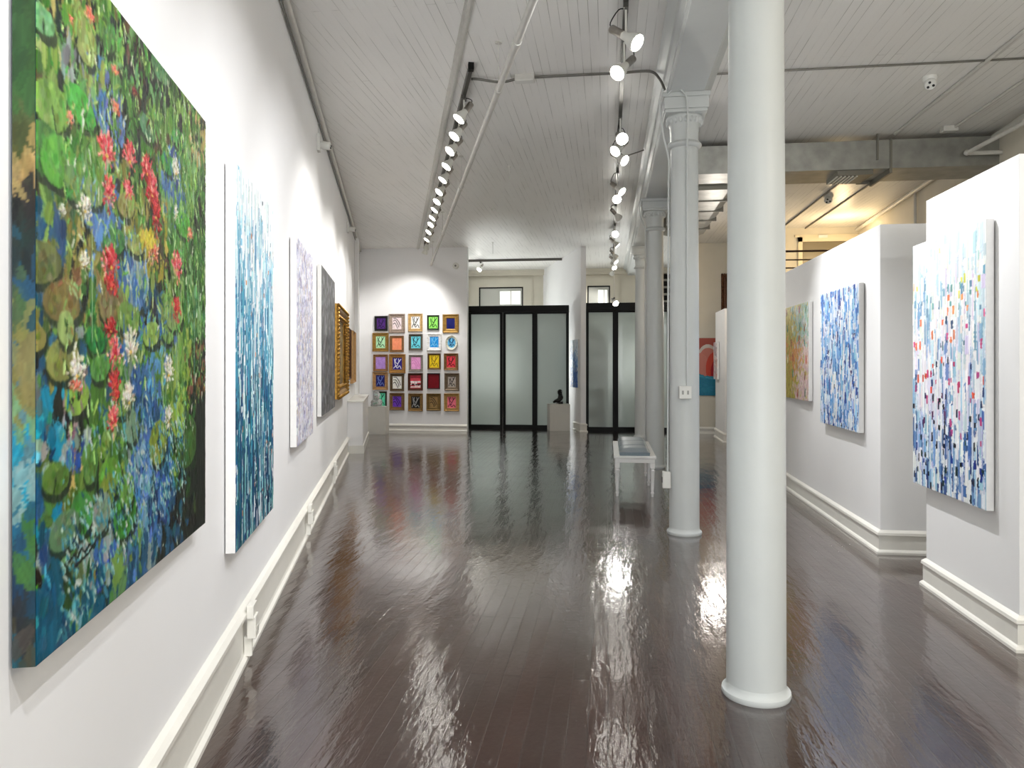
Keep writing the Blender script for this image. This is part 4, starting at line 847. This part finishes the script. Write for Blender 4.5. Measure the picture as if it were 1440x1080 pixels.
# ---------------------------------------------------------------- pedestals, ledge and sculptures
# low boxed ledge on the left wall
tA, tB = 13.06, 15.7; x, y = lxy(tA, 0)
e = empty('boxed_ledge', (x, y, 0), LANG, 'low white boxed ledge along the far left wall', 'ledge')
MB().box(0, tB-tA, -.27, -.001, 0, .9).build('body', M_wall, e, bevel=.004); MB().box(-.02, tB-tA, -.29, -.001, .9, .93).build('top', M_trim, e, bevel=.004)
MB().box(-.02, tB-tA, -.29, -.271, 0, .14).box(-.022, -.001, -.27, -.03, 0, .14).build('skirting', M_trim, e)
def pedestal(px0, px1, pyb, w, dpt, hh, rz, label):
    zc = CH*F/(pyb-HY); x, y = world((px0+px1)/2, zc); e = empty('pedestal', (x, y, 0), rz, label, 'pedestal')
    MB().box(-w/2,w/2,0,dpt,0,hh-.01).build('body', M_pedestal, e, bevel=.003); MB().box(-w/2-.002,w/2+.002,-.002,dpt+.002,hh-.01,hh).build('top', M_pedestal, e); return x, y
x, y = pedestal(516, 541.5, 611, .43, .28, .62, 0, 'low white pedestal in the far left corner holding the crystal head')
# crystal head sculpture
e = empty('crystal_sculpture', (x-.03, y+.14, .62), .2, 'clear crystal head on the low pedestal in the far left corner', 'sculpture')
random.seed(3)
def rock(mb, c, r, sc, amp=.12):
    b0 = len(mb.v); mb.ball(c, r, 12, 9, sc)
    for i in range(b0, len(mb.v)):
        v = mb.v[i]; k = 1+random.uniform(-amp, amp); mb.v[i] = (c[0]+(v[0]-c[0])*k, c[1]+(v[1]-c[1])*k, max(0, c[2]+(v[2]-c[2])*k))
mb = MB(); rock(mb, (0,0,.23), .095, (.85,1,1.15)); mb.build('head', M_crystal, e)
mb = MB(); rock(mb, (0,0,.08), .13, (1.05,.8,.75)); mb.box(-.12,.12,-.08,.08,0,.04); mb.build('shoulders', M_crystal, e)
# right pedestal (angled) with bronze figure
x, y = pedestal(769, 806, 605.8, .48, .45, .62, .22, 'white cube pedestal in front of the glass doors holding a bronze figure')
PXX, PYY = x-.02, y+.22
e = empty('bronze_figure', (PXX, PYY, .62), 0, 'small dark bronze seated figure on the cube pedestal by the glass doors', 'sculpture')
def skin(name, verts, edges, radii, m, parent, sub=2):
    me = bpy.data.meshes.new(name); me.from_pydata(verts, edges, []); o = bpy.data.objects.new(name, me); COL.objects.link(o); o.parent = parent
    sk = o.modifiers.new('skin', 'SKIN'); me.skin_vertices.new() if not me.skin_vertices else None
    for i, r in enumerate(radii): me.skin_vertices[0].data[i].radius = (r, r); me.skin_vertices[0].data[i].use_root = i == 0
    sd = o.modifiers.new('sub', 'SUBSURF'); sd.levels = sd.render_levels = sub; me.materials.append(m); return o
V = [(0.02,0,.06),(.02,0,.13),(.015,0,.19),(.01,0,.225),(.005,-.005,.265),(.0,-.006,.295),
     (.015,-.045,.18),(-.02,-.06,.12),(-.075,-.035,.10),(-.095,-.03,.095),
     (.015,.045,.18),(-.02,.06,.12),(-.075,.04,.095),(-.095,.035,.09),
     (-.05,-.035,.075),(-.10,-.035,.08),(-.13,-.035,.045),(-.16,-.035,.034),
     (-.04,.035,.05),(-.09,.04,.075),(-.12,.04,.045),(-.15,.04,.034)]
E = [(0,1),(1,2),(2,3),(3,4),(4,5),(2,6),(6,7),(7,8),(8,9),(2,10),(10,11),(11,12),(12,13),(0,14),(14,15),(15,16),(16,17),(0,18),(18,19),(19,20),(20,21)]
R = [1.9*q for q in [.05,.048,.052,.022,.034,.026,.026,.017,.013,.011,.022,.017,.013,.011,.028,.022,.015,.014,.028,.022,.015,.014]]
bod = skin('body', V, E, R, M_bronze, e)
MB().ball((-.004,-.006,.268), .05, 14, 10, (1,.9,1.15)).build('face', M_bronze, bod, smooth=True)
MB().turn((.005,-.005,.298), (0,0,1), [(0,.07),(.008,.072),(.012,.052),(.03,.044),(.046,.02)], 16).build('hat', M_bronze, bod, smooth=True)
MB().box(-.03,.08,-.06,.06,.001,.06).build('seat_block', M_bronze, e, bevel=.01)
# ---------------------------------------------------------------- bench
e = empty('bench', (.318, 8.93, 0), 0, 'long white bench on turned legs with a blue grey leather cushion, beside the columns', 'bench')
BW, BL = .235, 1.7
fr = MB(); fr.box(-BW,BW,0,BL,.405,.455); fr.build('apron', M_bench, e, bevel=.003)
MB().box(-BW-.015,BW+.015,-.015,BL+.015,.455,.485).build('seat_frame', M_bench, e, bevel=.005)
for sx in (-1, 1):
    for ly in (.035, BL/2, BL-.035):
        lg = MB().box(sx*(BW-.028)-.028, sx*(BW-.028)+.028, ly-.028, ly+.028, .345, .405)
        lg.turn((sx*(BW-.028), ly, 0), (0,0,1), [(0,.014),(.03,.015),(.035,.021),(.05,.022),(.055,.016),(.08,.016),(.085,.019),(.1,.019),(.29,.028),(.30,.033),(.315,.033),(.32,.022),(.33,.022),(.335,.03),(.345,.03)], 16)
        lg.build('leg', M_bench, e, smooth=True)
# cushion: three plump pads in one leather sheet
nx, ny = 16, 60; vs = []; CWx, CL0, CL1 = .185, .03, BL-.03
for j in range(ny+1):
    for i in range(nx+1):
        u = -1+2*i/nx; t = j/ny; s_ = abs(math.sin(math.pi*t*3))**.45; edge = (1-abs(u)**6)**.5
        vs.append((u*CWx*(.98+.02*s_), CL0+(CL1-CL0)*t, .485+.05*edge*(.35+.65*s_)*min(1, 8*t+.3, 8*(1-t)+.3)+.036))
top = len(vs)
fs = [(j*(nx+1)+i, j*(nx+1)+i+1, (j+1)*(nx+1)+i+1, (j+1)*(nx+1)+i) for j in range(ny) for i in range(nx)]
ring = [i for i in range(nx+1)]+[(j)*(nx+1)+nx for j in range(1, ny+1)]+[ny*(nx+1)+i for i in range(nx-1, -1, -1)]+[j*(nx+1) for j in range(ny-1, 0, -1)]
lo = [(vs[k][0]*.97, vs[k][1]+(.01 if k <= nx else 0), .484) for k in ring]; n = len(ring)
mb = MB(); mb.v = vs+lo; mb.f = fs+[(ring[i], top+i, top+(i+1) % n, ring[(i+1) % n]) for i in range(n)]+[tuple(top+i for i in range(n))]
mb.build('cushion', M_cush, e, smooth=True, auto=60)
# ---------------------------------------------------------------- mezzanine railing and exit frame at the right rear
e = empty('stair_railing', (3.05, 13.4, 2.55), 0, 'dark horizontal bar railing behind the middle right partition', 'railing')
for z in (.99, .84, .70, .55): MB().tube([(0,0,z),(1.35,0,z)], .018 if z > .9 else .012, 8).build('rail', mat('rail_brown',(52,26,20),.4,.3), e)
for x in (0.0, 1.34): MB().tube([(x,0,-.02),(x,0,.99)], .02, 8).build('post', M_black, e)
MB().box(-.1, rx(13.4)-3.05, -.1, 1.9, -.14, 0).build('landing', M_cream, e)
e = struct(empty('door_7', (x_on_y(1160, 15.34), 15.35, 0)))
zt_ = zof(334, 3.9, 15.35); xl = x_on_y(1122, 15.35)-x_on_y(1160, 15.35)
MB().box(xl,xl+.08,-.05,0,2.6,zt_).box(xl,1.0,-.05,0,zt_-.09,zt_).box(xl-.06,1.0,-.03,0,zt_,zt_+.05).build('casing', mat('warm_trim',(225,215,190),.5), e)
MB().box(xl+.08,1.0,-.015,-.002,2.6,zt_-.09).build('pane', mat('dim_transom',(120,112,92),.35), e)
MB().box(-.13,.04,-.06,-.05,zt_-.02,zt_+.04).build('plaque', M_plastic, e)
# pipe along right wall
ceiling_line('wall_pipe', [(rx(4)-.06, 4, H-.09), (rx(15.2)-.06, 15.2, H-.09)], .035, M_pipe, 'white pipe along the top of the right building wall')
yv = 11.9; ceiling_line('wall_pipe', [(rx(yv)-.035, yv, .1), (rx(yv)-.035, yv, H-.1)], .022, M_pipe, 'vertical white pipe on the right building wall')
# shelf behind the right glass wall
e = empty('shelf_unit', (x_on_y(838, 18.0), 18.05, 0), 0, 'dark shelf unit dimly seen through the frosted glass', 'shelf')
for z in (.55, .95, 1.35, 1.75, 2.1): MB().box(-.33,.3,-.2,.2,z,z+.035).build('shelf', M_black, e)
for sx in (-.33, .27): MB().box(sx,sx+.03,-.2,.2,0,2.13).build('upright', M_black, e)
# ---------------------------------------------------------------- lights
def area(loc, rot, sx, sy, p, col=(1,1,1)):
    ld = bpy.data.lights.new('area', 'AREA'); ld.shape = 'RECTANGLE'; ld.size = sx; ld.size_y = sy; ld.energy = p; ld.color = col
    o = bpy.data.objects.new('area', ld); COL.objects.link(o); o.location = loc; o.rotation_euler = rot; return o
def spot(loc, to, p, ang=80, col=(.975,.98,1), r=.06):
    ld = bpy.data.lights.new('spot', 'SPOT'); ld.energy = p; ld.spot_size = math.radians(ang); ld.spot_blend = .8; ld.shadow_soft_size = r; ld.color = col
    o = bpy.data.objects.new('spot', ld); COL.objects.link(o); o.location = loc; o.rotation_euler = (Vector(to)-Vector(loc)).to_track_quat('-Z', 'Y').to_euler()
def point(loc, p, col=(1,1,1), r=.1):
    ld = bpy.data.lights.new('point', 'POINT'); ld.energy = p; ld.color = col; ld.shadow_soft_size = r; o = bpy.data.objects.new('point', ld); COL.objects.link(o); o.location = loc
# added unseen area light behind the camera, bluish, brightening the room
area((2.2, -4.0, 2.0), (math.radians(90), 0, 0), 3.2, 3.2, 95, (.93,.97,1))
# added spots, no lamp bodies, to brighten the near left wall
for (lx, ly, tx, ty, tz, p) in ((.35,.2,-1.1,1.7,.9,85),(.35,1.6,-1.6,3.1,.9,90),(.3,3.0,-2.1,4.7,.9,90),(.2,4.4,-2.6,6.4,1.0,85)):
    spot((lx, ly, 3.9), (tx, ty, tz), p, 88, r=.03)
for (ly, ty, p) in ((5.3, 4.9, 150), (7.5, 7.0, 140), (9.4, 8.8, 120)): spot((1.0, ly+.3, 4.0), (2.26, ty, .45), p, 88, r=.03)  # added spots with no lamps there, brightening the right partitions
spot((2.4, 1.6, 4.0), (2.9, 4.6, 1.2), 45, 90)  # added unseen spot aimed at the near right partition
# rear room daylight and warm lamp by the stair
area((-3.3, 20.9, 1.5), (math.radians(-90), 0, 0), 1.6, 1.4, 42, (.97,1,.97)); area((.7, 20.9, 1.5), (math.radians(-90), 0, 0), 1.4, 1.4, 42, (.97,1,.97))
point((-4.2, 19.7, 1.6), 5, r=.3); point((.8, 19.7, 1.6), 5, r=.3)
point((3.3, 1.2, 3.2), 30, (1,.9,.78), .3)  # added unseen warm point, lifts the right bay ceiling
point((4.25, 14.2, 3.7), 17, (1,.74,.42), .08)
point((1.9, 13.5, 2.6), 16, (1,.93,.85))
w_ = bpy.data.worlds.new('world'); S.world = w_; w_.use_nodes = True; w_.node_tree.nodes['Background'].inputs[0].default_value = (.8,.85,.9,1); w_.node_tree.nodes['Background'].inputs[1].default_value = .1
S.view_settings.view_transform = 'Standard'; S.view_settings.look = 'None'; S.view_settings.gamma = 1; S.view_settings.exposure = 1.15
try: S.view_settings.use_curve_mapping = False
except Exception: pass
S.cycles.max_bounces = 8; S.cycles.diffuse_bounces = 5; S.cycles.glossy_bounces = 4; S.cycles.transmission_bounces = 6
